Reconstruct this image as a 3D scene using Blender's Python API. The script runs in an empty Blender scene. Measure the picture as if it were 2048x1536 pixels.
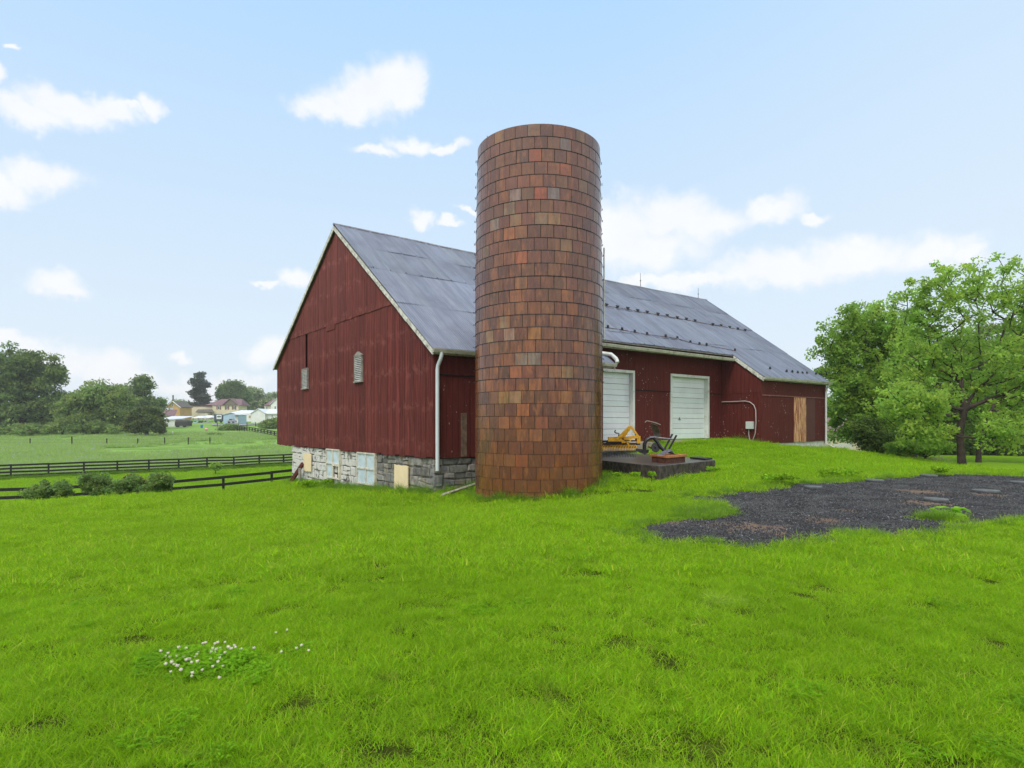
import bpy, math, random
import numpy as np
from mathutils import Vector, Matrix
random.seed(7); RNG = np.random.default_rng(11)
sc = bpy.context.scene
COL = sc.collection
F = 1220.0; CX = 1024.0; HY = 847.0          # calibration of the photograph (eye is z = 0)

# ---------------------------------------------------------------- camera
cam = bpy.data.cameras.new('camera'); camo = bpy.data.objects.new('camera', cam); COL.objects.link(camo)
camo.location = (0, 0, 0); camo.rotation_euler = (math.radians(90), 0, 0)
cam.sensor_width = 36; cam.lens = 36 * F / 2048; cam.shift_y = (HY - 768) / 2048
cam.clip_start = 0.05; cam.clip_end = 6000
sc.camera = camo
sc.view_settings.view_transform = 'Standard'; sc.view_settings.look = 'None'
sc.view_settings.exposure = 0.55; sc.view_settings.gamma = 1
sc.cycles.max_bounces = 6; sc.cycles.diffuse_bounces = 3; sc.cycles.glossy_bounces = 2
sc.cycles.transmission_bounces = 3; sc.cycles.transparent_max_bounces = 6
sc.cycles.volume_bounces = 0

# ---------------------------------------------------------------- node helper
class NT:
    def __init__(s, tree): s.t = tree; s.n = tree.nodes; s.l = tree.links
    def new(s, typ, **kw):
        n = s.n.new(typ)
        for k, v in kw.items(): setattr(n, k, v)
        return n
    def put(s, sock, v):
        if v is None: return
        if isinstance(v, bpy.types.NodeSocket): s.l.new(v, sock)
        else:
            try: sock.default_value = v
            except Exception:
                sock.default_value = (v, v, v) if not hasattr(v, '__len__') else tuple(v) + (1,)
    def math(s, op, a, b=None, c=None, clamp=False):
        n = s.new('ShaderNodeMath', operation=op); n.use_clamp = clamp
        s.put(n.inputs[0], a); s.put(n.inputs[1], b)
        if c is not None: s.put(n.inputs[2], c)
        return n.outputs[0]
    def vm(s, op, a, b=None):
        n = s.new('ShaderNodeVectorMath', operation=op)
        s.put(n.inputs[0], a)
        if b is not None:
            s.put(n.inputs[3] if op == 'SCALE' else n.inputs[1], b)
        return n.outputs['Value'] if op in ('LENGTH', 'DOT_PRODUCT', 'DISTANCE') else n.outputs[0]
    def noise(s, vec, scale, detail=4, rough=0.55, dist=0.0, out=0):
        n = s.new('ShaderNodeTexNoise'); s.put(n.inputs['Vector'], vec)
        n.inputs['Scale'].default_value = scale; n.inputs['Detail'].default_value = detail
        n.inputs['Roughness'].default_value = rough; n.inputs['Distortion'].default_value = dist
        return n.outputs[out]
    def vor(s, vec, scale, feature='F1', out=0, rnd=1.0):
        n = s.new('ShaderNodeTexVoronoi', feature=feature); s.put(n.inputs['Vector'], vec)
        n.inputs['Scale'].default_value = scale; n.inputs['Randomness'].default_value = rnd
        return n.outputs[out]
    def mr(s, v, a, b, c=0.0, d=1.0, smooth=True):
        n = s.new('ShaderNodeMapRange'); n.interpolation_type = 'SMOOTHSTEP' if smooth else 'LINEAR'
        s.put(n.inputs[0], v); s.put(n.inputs[1], a); s.put(n.inputs[2], b); s.put(n.inputs[3], c); s.put(n.inputs[4], d)
        return n.outputs[0]
    def mix(s, f, a, b, mode='MIX'):
        n = s.new('ShaderNodeMix', data_type='RGBA', blend_type=mode)
        s.put(n.inputs[0], f)
        for sock, v in ((n.inputs[6], a), (n.inputs[7], b)):
            if not isinstance(v, bpy.types.NodeSocket): v = tuple(v)[:3] + (1,)
            s.put(sock, v)
        return n.outputs[2]
    def scalev(s, vec, sx, sy, sz, loc=(0, 0, 0)):
        n = s.new('ShaderNodeMapping'); s.put(n.inputs[0], vec)
        n.inputs['Scale'].default_value = (sx, sy, sz); n.inputs['Location'].default_value = loc
        return n.outputs[0]
    def xyz(s, v):
        n = s.new('ShaderNodeSeparateXYZ'); s.put(n.inputs[0], v); return n.outputs
    def bump(s, h, strength=0.5, dist=0.02):
        n = s.new('ShaderNodeBump'); s.put(n.inputs['Height'], h)
        n.inputs['Strength'].default_value = strength; n.inputs['Distance'].default_value = dist
        return n.outputs[0]

# ---------------------------------------------------------------- sky and sun
SUN_AZ, SUN_EL = 205.0, 52.0        # compass degrees from +Y clockwise: behind the camera to the left
world = bpy.data.worlds.new('World'); sc.world = world; world.use_nodes = True
wt = NT(world.node_tree); wt.n.clear()
wout = wt.new('ShaderNodeOutputWorld')
sky = wt.new('ShaderNodeTexSky', sky_type='NISHITA'); sky.sun_disc = False
sky.sun_elevation = math.radians(SUN_EL); sky.sun_rotation = math.radians(SUN_AZ)
sky.air_density = 1.0; sky.dust_density = 1.5; sky.ozone_density = 1.2
bg1 = wt.new('ShaderNodeBackground'); wt.l.new(sky.outputs[0], bg1.inputs[0]); bg1.inputs[1].default_value = 0.10
tc = wt.new('ShaderNodeTexCoord'); D = wt.vm('NORMALIZE', tc.outputs['Generated'])
x_, y_, z_ = wt.xyz(D)
az = wt.math('ARCTAN2', x_, y_); el = wt.math('ARCSINE', z_)
cmb = wt.new('ShaderNodeCombineXYZ'); wt.put(cmb.inputs[0], az); wt.put(cmb.inputs[1], el)
ae = cmb.outputs[0]
wn1 = wt.noise(D, 9.0, 6, 0.6, out=1); wn2 = wt.noise(D, 26.0, 8, 0.68)
warp = wt.vm('SCALE', wt.vm('SUBTRACT', wn1, (0.5, 0.5, 0.5)), 0.11)
aew = wt.vm('ADD', ae, warp)
def azel(px, py):
    dx = (px - CX) / F; dz = (HY - py) / F
    return math.atan2(dx, 1), math.atan2(dz, math.hypot(dx, 1))
CLOUDS = [(650,200,60,28),(720,182,85,44),(790,158,60,44),(822,185,34,30),(690,205,80,28),
 (60,228,62,30),(130,218,75,36),(200,222,60,26),(290,222,34,20),(245,224,30,10),
 (10,355,70,34),(100,350,70,32),(95,567,58,30),(120,585,50,16),
 (750,298,50,13),(830,280,48,19),(890,290,40,12),(830,440,20,22),(880,457,26,8),(930,425,28,8),
 (600,562,32,20),(545,578,30,6),(1245,455,70,60),(1345,430,85,48),(1405,445,75,42),(1290,500,130,42),
 (1540,425,62,24),(1620,434,36,11),(1400,555,140,18),(1560,535,135,34),(1700,505,120,38),
 (1860,495,90,30),(1930,497,40,20),(1290,558,80,12),(30,700,60,18),(130,725,75,36),(220,745,75,36),
 (290,760,50,22),(430,770,110,22),(525,712,50,26),(370,720,26,10),(2,155,26,24),(28,90,18,5)]
def fld():
    acc = None
    for (cx, cy, rx, ry) in CLOUDS:
        a, e = azel(cx, cy); a1, _ = azel(cx + rx, cy); _, e1 = azel(cx, cy - ry)
        v = wt.vm('SUBTRACT', aew, (a, e, 0)); v = wt.vm('MULTIPLY', v, (1 / max(a1 - a, .004), 1 / max(e1 - e, .004), 0))
        d = wt.vm('LENGTH', v)
        acc = d if acc is None else wt.math('SMOOTH_MIN', acc, d, 0.25)
    return acc
d0 = fld()
d0 = wt.math('ADD', d0, wt.math('MULTIPLY', wt.math('SUBTRACT', wn2, 0.5), 1.0))
cmask = wt.mr(d0, 1.45, 0.45)
# unseen cloud overhead and behind the camera, added to whiten and raise the light
fill_cloud = wt.mr(wt.noise(wt.scalev(D, 1, 1, 2.2), 2.6, 7, 0.6), 0.36, 0.56)
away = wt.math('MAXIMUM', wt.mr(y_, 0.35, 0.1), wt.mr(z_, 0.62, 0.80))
cmask = wt.math('MAXIMUM', cmask, wt.math('MULTIPLY', fill_cloud, away))
ramp = wt.new('ShaderNodeValToRGB'); wt.put(ramp.inputs[0], wt.mr(z_, 0.0, 0.62, 0, 1, False))
cr = ramp.color_ramp
cr.elements[0].position = 0.0; cr.elements[0].color = (0.585, 0.645, 0.69, 1)
cr.elements[1].position = 1.0; cr.elements[1].color = (0.30, 0.49, 0.71, 1)
e = cr.elements.new(0.30); e.color = (0.50, 0.595, 0.69, 1)
e = cr.elements.new(0.68); e.color = (0.40, 0.54, 0.70, 1)
# the sky is a little paler to the right of the picture
pale = wt.mr(x_, 0.05, 0.75, 0, 0.40)
skyc = wt.mix(pale, ramp.outputs[0], (0.56, 0.63, 0.69))
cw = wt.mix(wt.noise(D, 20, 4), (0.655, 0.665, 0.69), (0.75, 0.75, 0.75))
cw = wt.mix(away, cw, (1.02, 1.0, 0.96))  # the unseen cloud is set brighter and whiter than the cloud in view
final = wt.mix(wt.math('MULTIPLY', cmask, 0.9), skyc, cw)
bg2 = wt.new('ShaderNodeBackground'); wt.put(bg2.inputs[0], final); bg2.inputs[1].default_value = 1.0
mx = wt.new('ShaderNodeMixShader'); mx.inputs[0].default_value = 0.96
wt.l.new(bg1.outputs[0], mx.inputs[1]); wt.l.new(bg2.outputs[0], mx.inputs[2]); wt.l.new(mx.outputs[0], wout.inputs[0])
world.cycles.sampling_method = 'MANUAL'; world.cycles.sample_map_resolution = 512

sun = bpy.data.lights.new('sun', 'SUN'); suno = bpy.data.objects.new('sun', sun); COL.objects.link(suno)
sun.energy = 1.5; sun.angle = math.radians(14); sun.color = (1.0, 0.955, 0.88)
a_, e_ = math.radians(SUN_AZ), math.radians(SUN_EL)
sdir = Vector((math.sin(a_) * math.cos(e_), math.cos(a_) * math.cos(e_), math.sin(e_)))
suno.rotation_euler = sdir.to_track_quat('Z', 'Y').to_euler()

# ---------------------------------------------------------------- object helpers
ROOT = {}
def tag(o, label=None, cat=None, group=None, kind=None):
    if label: o['label'] = label
    if cat: o['category'] = cat
    if group: o['group'] = group
    if kind: o['kind'] = kind
    return o
def thing(name, label, cat, loc, rz=0.0, group=None):
    o = bpy.data.objects.new(name, None); COL.objects.link(o)
    o.location = loc; o.rotation_euler = (0, 0, rz); o.empty_display_size = 0.3
    ROOT[o.name] = (Vector(loc), rz)
    return tag(o, label, cat, group)
def link_mesh(name, me, parent=None):
    o = bpy.data.objects.new(name, me); COL.objects.link(o)
    if parent is not None:
        o.parent = parent; ROOT[o.name] = ROOT[parent.name]
    else: ROOT[o.name] = (Vector((0, 0, 0)), 0.0)
    return o
def to_local(V, parent):
    if parent is None: return V
    loc, rz = ROOT[parent.name]
    V = V - np.array(loc); c, s = math.cos(rz), math.sin(rz)
    return np.stack([V[:, 0] * c + V[:, 1] * s, -V[:, 0] * s + V[:, 1] * c, V[:, 2]], 1)
def np_mesh(name, V, faces, mat, parent=None, cols=None, smooth=False, origin=None):
    """V (N,3) world; faces: (M,k) array or list of lists; cols per face (M,3)"""
    V = np.asarray(V, dtype=np.float64)
    V = to_local(V, parent)
    shift = None
    if parent is None and origin is not None:
        shift = np.array(origin); V = V - shift
    me = bpy.data.meshes.new(name)
    if isinstance(faces, np.ndarray):
        M, k = faces.shape
        lt = np.full(M, k, dtype=np.int32); li = faces.astype(np.int32).ravel()
    else:
        lt = np.array([len(f) for f in faces], dtype=np.int32); li = np.array([i for f in faces for i in f], dtype=np.int32); M = len(faces)
    ls = np.concatenate([[0], np.cumsum(lt)[:-1]]).astype(np.int32)
    me.vertices.add(len(V)); me.vertices.foreach_set('co', V.astype(np.float32).ravel())
    me.loops.add(len(li)); me.loops.foreach_set('vertex_index', li)
    me.polygons.add(M); me.polygons.foreach_set('loop_start', ls); me.polygons.foreach_set('loop_total', lt)
    me.polygons.foreach_set('use_smooth', np.full(M, bool(smooth)))
    if cols is not None:
        c = np.asarray(cols, dtype=np.float32)
        ca = me.color_attributes.new('Col', 'FLOAT_COLOR', 'CORNER')
        cc = np.ones((len(li), 4), dtype=np.float32); cc[:, :3] = np.repeat(c, lt, axis=0)
        ca.data.foreach_set('color', cc.ravel())
    me.update(calc_edges=True); me.validate()
    mats = mat if isinstance(mat, (list, tuple)) else [mat]
    for m in mats: me.materials.append(m)
    o = link_mesh(name, me, parent)
    if shift is not None:
        o.location = shift; ROOT[o.name] = (Vector(shift), 0.0)
    return o
class MB:
    def __init__(s): s.v = []; s.f = []; s.c = []; s.x = None
    def add(s, vs, fs, col=(1, 1, 1)):
        b = len(s.v); s.v += [tuple(p) for p in vs]
        for f in fs: s.f.append([b + i for i in f]); s.c.append(col)
    def box(s, p0, p1, col=(1, 1, 1), fn=None):
        x0, y0, z0 = p0; x1, y1, z1 = p1
        x0, x1 = min(x0, x1), max(x0, x1); y0, y1 = min(y0, y1), max(y0, y1); z0, z1 = min(z0, z1), max(z0, z1)
        vs = [(x0,y0,z0),(x1,y0,z0),(x1,y1,z0),(x0,y1,z0),(x0,y0,z1),(x1,y0,z1),(x1,y1,z1),(x0,y1,z1)]
        if fn: vs = [fn(*p) for p in vs]
        s.add(vs, [(0,3,2,1),(4,5,6,7),(0,1,5,4),(1,2,6,5),(2,3,7,6),(3,0,4,7)], col)
    def obox(s, c, ax, ay, az, col=(1, 1, 1)):   # centre and three half-axis vectors
        c = Vector(c); ax = Vector(ax); ay = Vector(ay); az = Vector(az)
        vs = [c-ax-ay-az, c+ax-ay-az, c+ax+ay-az, c-ax+ay-az, c-ax-ay+az, c+ax-ay+az, c+ax+ay+az, c-ax+ay+az]
        s.add(vs, [(0,3,2,1),(4,5,6,7),(0,1,5,4),(1,2,6,5),(2,3,7,6),(3,0,4,7)], col)
    def bar(s, a, b, w, h, up=(0, 0, 1), col=(1, 1, 1)):   # rectangular bar a->b
        a = Vector(a); b = Vector(b); d = (b - a); L = d.length; d.normalize()
        side = d.cross(Vector(up))
        if side.length < 1e-4: side = d.cross(Vector((0, 1, 0)))
        side.normalize(); u2 = side.cross(d).normalized()
        s.obox((a + b) / 2, d * L / 2, side * w / 2, u2 * h / 2, col)
    def prism(s, poly, off, col=(1, 1, 1)):   # planar polygon (3-D points) extruded by vector
        n = len(poly); off = Vector(off)
        P = [Vector(p) for p in poly]; Q = [p + off for p in P]
        fs = [tuple(range(n))[::-1], tuple(range(n, 2 * n))] + [(i, (i + 1) % n, n + (i + 1) % n, n + i) for i in range(n)]
        s.add(P + Q, fs, col)
    def tube(s, path, r, n=8, col=(1, 1, 1), cap=True):
        P = [Vector(p) for p in path]; rs = r if hasattr(r, '__len__') else [r] * len(P)
        prev = None; rings = []
        for i, p in enumerate(P):
            d = (P[min(i + 1, len(P) - 1)] - P[max(i - 1, 0)]).normalized()
            if prev is None:
                a = d.cross(Vector((0, 0, 1)))
                if a.length < 0.1: a = d.cross(Vector((0, 1, 0)))
            else: a = prev - d * prev.dot(d)
            a.normalize(); prev = a; b = d.cross(a)
            rings.append([p + (a * math.cos(2*math.pi*k/n) + b * math.sin(2*math.pi*k/n)) * rs[i] for k in range(n)])
        vs = [q for ring in rings for q in ring]; fs = []
        for i in range(len(P) - 1):
            for k in range(n): fs.append((i*n+k, i*n+(k+1)%n, (i+1)*n+(k+1)%n, (i+1)*n+k))
        if cap: fs += [tuple(range(n))[::-1], tuple((len(P)-1)*n + k for k in range(n))]
        s.add(vs, fs, col)
    def lathe(s, c, prof, n=24, col=(1, 1, 1)):
        vs = []; fs = []
        for (r, z) in prof:
            for k in range(n): vs.append((c[0] + r*math.cos(2*math.pi*k/n), c[1] + r*math.sin(2*math.pi*k/n), c[2] + z))
        for i in range(len(prof) - 1):
            for k in range(n): fs.append((i*n+k, i*n+(k+1)%n, (i+1)*n+(k+1)%n, (i+1)*n+k))
        fs += [tuple(range(n))[::-1], tuple((len(prof)-1)*n + k for k in range(n))]
        s.add(vs, fs, col)
    def build(s, name, mat, parent=None, smooth=False, bevel=0.0, origin=None):
        o = np_mesh(name, np.array(s.v), s.f, mat, parent, np.array(s.c), smooth, origin)
        if bevel > 0:
            m = o.modifiers.new('bevel', 'BEVEL'); m.width = bevel; m.segments = 2; m.limit_method = 'ANGLE'
        if smooth: 
            try: o.data.set_sharp_from_angle(angle=math.radians(45))
            except Exception: pass
        return o

# ---------------------------------------------------------------- photograph geometry -> world
def ray(px, py): return Vector(((px - CX) / F, 1.0, (HY - py) / F))
def at(px, py, Y): return ray(px, py) * Y
RZ = math.atan2(932.0, 1220.0)                      # barn's long side leaves to the right at this angle
Ldir = Vector((math.cos(RZ), math.sin(RZ), 0)); Ldir = Vector((0.7945, 0.6072, 0)); Ldir.normalize()
RZ = math.atan2(Ldir.y, Ldir.x)
Gdir = Vector((-Ldir.y, Ldir.x, 0))
A0 = Vector((-0.1279 * 17, 17.0, 0))
def B(u, v, w): return A0 + Ldir * u + Gdir * v + Vector((0, 0, w))
def inv(P): Q = P - A0; return Q.dot(Ldir), Q.dot(Gdir), P.z
SL = 0.724; EZ = 2.20; APV = 7.06; APZ = EZ + SL * APV; BKV = 14.4; BKZ = 2.77
def wroof(v): return EZ + SL * v if v <= APV else APZ - (APZ - BKZ) * (v - APV) / (BKV - APV)
def on_u(px, py, u0):
    d = ray(px, py); Y = (u0 + A0.dot(Ldir)) / d.dot(Ldir); return inv(d * Y)
def on_v(px, py, v0):
    d = ray(px, py); Y = (v0 + A0.dot(Gdir)) / d.dot(Gdir); return inv(d * Y)
def on_roof(px, py):
    d = ray(px, py); Y = (EZ - SL * A0.dot(Gdir)) / (d.z - SL * d.dot(Gdir)); return inv(d * Y)

# ---------------------------------------------------------------- terrain
CP = np.array([
 (0,0,-1.65),(-6,3,-1.78),(6,3,-1.62),(0,6,-1.66),(-4,9,-1.80),(0,11,-1.73),(.6,14.4,-1.84),(-2.3,16.6,-2.0),(-5.9,21.6,-2.36),
 (-9.9,26.7,-2.68),(-8,14,-2.02),(-14,14,-2.2),(-16.8,19.5,-2.74),(-12.5,20.5,-2.50),(-16,23,-3.2),(-20,10,-2.3),(-10,23.5,-2.6),
 (-24,28,-4.3),(-16,31,-4.25),(-12.5,36,-4.25),(-20,26.5,-4.05),(-30,22,-4.2),(-35,10,-4.0),(-17,27.5,-3.9),(-13.2,29.6,-3.9),(-5,45,-4.3),(-41,50,-4.6),(-24,63,-4.5),
 (-60,90,-3.7),(-20,95,-3.5),(-85,130,-2.3),(-40,130,-2.1),(0,130,-1.7),(-130,240,1.4),(-100,250,1.6),(-85,185,-1.0),(-60,240,1.4),(-200,230,1.5),
 (2.4,15.8,-1.57),(4.1,16.8,-1.60),(6.7,19.6,-1.56),(8,24,-1.08),(9,26.3,-.74),(11,27,-.93),(15.8,30.7,-1.34),(13.3,28.9,-1.16),(6,27,-.72),
 (4,8,-1.63),(8,10,-1.62),(11,15,-1.62),(12,19,-1.62),(16,18,-1.70),(20.6,28,-2.13),(16.5,27.7,-1.47),(17.6,25.8,-1.72),(9,5,-1.6),(16,10,-1.66),
 (30,52,-3.0),(25,44,-2.95),(50,50,-3.2),(21,36,-2.6),(60,20,-2.6),(100,100,-3.6),(0,300,1.0),(300,300,-1),(0,-30,-1.5),(60,-30,-1.7),(-60,-20,-2.6),
 (-200,50,-5),(-90,50,-4.8),(200,50,-4),(-500,500,2),(500,500,0),(0,900,3),(0,-400,-3),(-900,0,-3),(900,0,-3)], dtype=float)
def _tps(P, W, Q):
    r2 = (Q[:, None, 0] - P[None, :, 0]) ** 2 + (Q[:, None, 1] - P[None, :, 1]) ** 2
    K = 0.5 * r2 * np.log(np.maximum(r2, 1e-9)); n = len(P)
    return K @ W[:n] + W[n] + Q[:, 0] * W[n + 1] + Q[:, 1] * W[n + 2]
def _fit():
    P = CP[:, :2]; n = len(P)
    r2 = (P[:, None, 0] - P[None, :, 0]) ** 2 + (P[:, None, 1] - P[None, :, 1]) ** 2
    K = 0.5 * r2 * np.log(np.maximum(r2, 1e-9)) + np.eye(n) * 0.05
    A = np.zeros((n + 3, n + 3)); A[:n, :n] = K; A[:n, n] = 1; A[:n, n + 1:] = P; A[n, :n] = 1; A[n + 1:, :n] = P.T
    return np.linalg.solve(A, np.concatenate([CP[:, 2], [0, 0, 0]]))
TW = _fit()
NG = 420
ga = np.linspace(-1, 1, NG); gx = 12 * np.sinh(5.35 * ga); gy = 14 + 12 * np.sinh(5.35 * ga)
GX, GY = np.meshgrid(gx, gy); QQ = np.stack([GX.ravel(), GY.ravel()], 1)
GZ = np.concatenate([_tps(CP[:, :2], TW, q) for q in np.array_split(QQ, 12)]).reshape(NG, NG)
GZ = np.clip(GZ, -8, 6)
GZ += 0.02 * np.sin(GX * 1.3 + 1.7 * np.sin(GY * .7)) * np.cos(GY * 1.1) * np.clip((np.hypot(GX, GY)) / 6, 0, 1)
def terr(X, Y):
    X = np.atleast_1d(np.asarray(X, float)); Y = np.atleast_1d(np.asarray(Y, float))
    i = np.clip(np.searchsorted(gx, X) - 1, 0, NG - 2); j = np.clip(np.searchsorted(gy, Y) - 1, 0, NG - 2)
    fx = (X - gx[i]) / (gx[i + 1] - gx[i]); fy = (Y - gy[j]) / (gy[j + 1] - gy[j])
    return (GZ[j, i] * (1 - fx) * (1 - fy) + GZ[j, i + 1] * fx * (1 - fy) + GZ[j + 1, i] * (1 - fx) * fy + GZ[j + 1, i + 1] * fx * fy)
def tz(x, y): return float(terr(x, y)[0])
def on_ground(px, py, y0=1.5, y1=400):
    d = ray(px, py); Y = y0
    while Y < y1:
        if d.z * Y < tz(d.x * Y, Y):
            lo, hi = Y / 1.01, Y
            for _ in range(12):
                m = (lo + hi) / 2
                if d.z * m < tz(d.x * m, m): hi = m
                else: lo = m
            return d * hi
        Y *= 1.01
    return d * y1

# ---------------------------------------------------------------- materials
def mat(name):
    m = bpy.data.materials.new(name); m.use_nodes = True; t = NT(m.node_tree)
    b = t.n['Principled BSDF']; b.inputs['Specular IOR Level'].default_value = 0.3
    return m, t, b
def geo(t): return t.new('ShaderNodeNewGeometry').outputs['Position']
def objc(t): return t.new('ShaderNodeTexCoord').outputs['Object']
def attr(t): n = t.new('ShaderNodeVertexColor', layer_name='Col'); return n.outputs[0]
def simple(name, col, rough=0.6, var=0.15, scale=3.0, metal=0.0, dirt=None, spec=0.3, bump=0.0, useattr=False):
    m, t, b = mat(name); p = objc(t)
    n = t.noise(p, scale, 5, 0.6); n2 = t.noise(p, scale * 9, 4, 0.6)
    lo = tuple(c * (1 - var) for c in col); hi = tuple(min(1, c * (1 + var)) for c in col)
    c = t.mix(t.mr(n, 0.3, 0.7), lo, hi)
    if dirt: c = t.mix(t.math('MULTIPLY', t.mr(t.noise(p, scale * 1.7, 6, 0.65), 0.50, 0.68), 0.7), c, dirt)
    if useattr: c = t.mix(1.0, c, attr(t), 'MULTIPLY')
    t.put(b.inputs['Base Color'], c); t.put(b.inputs['Roughness'], t.mr(n2, 0.2, 0.8, rough - .08, rough + .08))
    b.inputs['Metallic'].default_value = metal; b.inputs['Specular IOR Level'].default_value = spec
    if bump: t.put(b.inputs['Normal'], t.bump(n2, bump, 0.01))
    return m
def m_boards(name, c_lo, c_hi, pale, bands=True, specks=0.0, groove=0.0):
    m, t, b = mat(name); p = objc(t)
    st = t.noise(t.scalev(p, 9, 9, 0.55), 2.2, 6, 0.65)
    fine = t.noise(t.scalev(p, 60, 60, 1.6), 1.5, 4, 0.6)
    big = t.noise(p, 0.45, 4, 0.6)
    c = t.mix(t.mr(st, 0.30, 0.72), c_lo, c_hi)
    c = t.mix(t.mr(big, 0.4, 0.7, 0, 0.45), c, tuple(x * 0.68 for x in c_hi))
    c = t.mix(1.0, c, attr(t), 'MULTIPLY')
    zz = t.xyz(geo(t))[2]
    if bands:
        wob = t.math('MULTIPLY', t.math('SUBTRACT', t.noise(t.scalev(p, 2.4, 2.4, .4), 1.0, 4, .7), 0.5), 0.85)
        zz2 = t.math('ADD', zz, wob)
        pp = t.math('PINGPONG', t.math('ADD', zz2, 0.05), 0.55)
        bd = t.mr(pp, 0.34, 0.52)
        msk = t.mr(t.noise(t.scalev(p, 2.2, 2.2, 3.0), 1.1, 6, 0.75), 0.44, 0.66)
        up = t.mr(zz, -1.0, 7.0, 0.30, 0.70, False)
        k = t.math('MULTIPLY', t.math('MULTIPLY', bd, msk), up)
        c = t.mix(k, c, pale)
        c = t.mix(t.mr(zz, 2.0, 7.5, 0, 0.6, False), c, t.mix(0.5, c, pale))
    if specks:
        sp = t.vor(t.scalev(p, 1, 1, 0.45), 12, out=0)
        gate = t.mr(t.noise(p, 1.1, 4, .6), 0.52, 0.60)
        k = t.math('MULTIPLY', t.mr(sp, 0.20, 0.10), t.math('MULTIPLY', gate, specks))
        c = t.mix(k, c, (0.45, 0.40, 0.38))
    c = t.mix(t.mr(fine, 0.55, 0.8, 0, 0.4), c, tuple(x * 0.35 for x in c_lo))
    t.put(b.inputs['Base Color'], c); b.inputs['Roughness'].default_value = 0.75; b.inputs['Specular IOR Level'].default_value = 0.18
    h = t.math('ADD', t.math('MULTIPLY', st, 0.6), t.math('MULTIPLY', fine, 0.4))
    if groove:
        # grooves every 'groove' metres along both horizontal axes of the panel
        s_ = t.xyz(p); g = t.math('PINGPONG', t.math('ADD', s_[0], s_[1]), groove / 2)
        gl = t.mr(g, 0.0, 0.014, 1, 0); h = t.math('SUBTRACT', h, t.math('MULTIPLY', gl, 2.5)); c = t.mix(t.math('MULTIPLY', gl, .6), c, tuple(x * .3 for x in c_lo)); t.put(b.inputs['Base Color'], c)
    t.put(b.inputs['Normal'], t.bump(h, 0.7, 0.006))
    return m
M = {}
M['red'] = m_boards('barn red weathered boards', (0.070, 0.013, 0.011), (0.180, 0.038, 0.032), (0.30, 0.105, 0.09))
M['redp'] = m_boards('barn red plywood', (0.085, 0.014, 0.011), (0.130, 0.026, 0.020), (0.20, 0.08, 0.08), bands=False, specks=0.8, groove=0.2)
M['inner'] = simple('dark barn interior', (0.012, 0.009, 0.008), 0.9)
M['white'] = simple('white weathered paint', (0.66, 0.67, 0.64), 0.5, 0.08, 2.0, dirt=(0.40, 0.40, 0.34), bump=.1)
M['gutter'] = simple('gutter off white', (0.52, 0.50, 0.42), 0.5, 0.12, 3.0, dirt=(0.22, 0.20, 0.14))
M['spout'] = simple('downspout pale grey', (0.58, 0.63, 0.66), 0.4, 0.06, 2.0)
M['peel'] = simple('peeling white rake board', (0.56, 0.56, 0.50), 0.75, 0.25, 5.0, dirt=(0.12, 0.10, 0.07), bump=.4)
M['cream'] = simple('cream boarding', (0.74, 0.60, 0.38), 0.7, 0.05, 2.0)
M['milk'] = simple('milky plastic glazing', (0.50, 0.60, 0.68), 0.35, 0.12, 3.0, dirt=(0.36, 0.40, 0.42), spec=.5)
M['cframe'] = simple('cream painted frame', (0.60, 0.56, 0.46), 0.6, 0.12, 5.0, dirt=(0.3, 0.26, 0.2))
M['louver'] = simple('grey louver slats', (0.46, 0.46, 0.44), 0.7, 0.2, 6.0)
M['greyw'] = simple('grey weathered wood', (0.25, 0.24, 0.21), 0.8, 0.3, 6.0)
M['bare'] = None
M['black'] = simple('black fence paint', (0.017, 0.015, 0.013), 0.7, 0.3, 4.0)
M['iron'] = simple('dark iron', (0.020, 0.019, 0.022), 0.42, 0.3, 8.0, spec=.5)
M['iron2'] = simple('worn steel', (0.27, 0.27, 0.30), 0.4, 0.3, 8.0, metal=.3, spec=.5)
M['rust'] = simple('rust', (0.10, 0.04, 0.025), 0.8, 0.35, 9.0, dirt=(0.2, 0.1, 0.06))
M['yellow'] = simple('yellow machine paint', (0.85, 0.47, 0.03), 0.45, 0.15, 6.0, dirt=(0.55, 0.22, 0.03))
M['orange'] = simple('rusty orange steel', (0.42, 0.17, 0.06), 0.55, 0.25, 5.0, dirt=(0.16, 0.05, 0.03))
M['box'] = simple('grey meter box', (0.52, 0.55, 0.54), 0.45, 0.05)
M['conduit'] = simple('conduit grey', (0.42, 0.36, 0.36), 0.45, 0.1)
M['lid'] = simple('dark concrete lid', (0.105, 0.115, 0.115), 0.7, 0.25, 6.0, bump=.3)
M['lidy'] = simple('lid side', (0.16, 0.15, 0.13), 0.8, 0.2, 6.0)
M['bark'] = simple('bark', (0.050, 0.037, 0.029), 0.9, 0.4, 4.0, bump=1.0)
M['stem'] = simple('green stems', (0.07, 0.12, 0.02), 0.7, 0.3, 4.0)
M['petal'] = simple('clover flower', (0.66, 0.60, 0.50), 0.7, 0.12, 30.0)
M['plank'] = simple('whitewashed plank', (0.45, 0.42, 0.36), 0.8, 0.3, 6.0, dirt=(0.1, 0.08, 0.06))
def m_bare():
    m, t, b = mat('bare wood planks with flaking red'); p = objc(t)
    st = t.noise(t.scalev(p, 11, 11, 0.7), 2.4, 6, 0.7)
    c = t.mix(t.mr(st, 0.45, 0.53), (0.22, 0.045, 0.030), (0.66, 0.38, 0.20))
    t.put(b.inputs['Base Color'], c); b.inputs['Roughness'].default_value = 0.8; return m
M['bare'] = m_bare()
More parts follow.
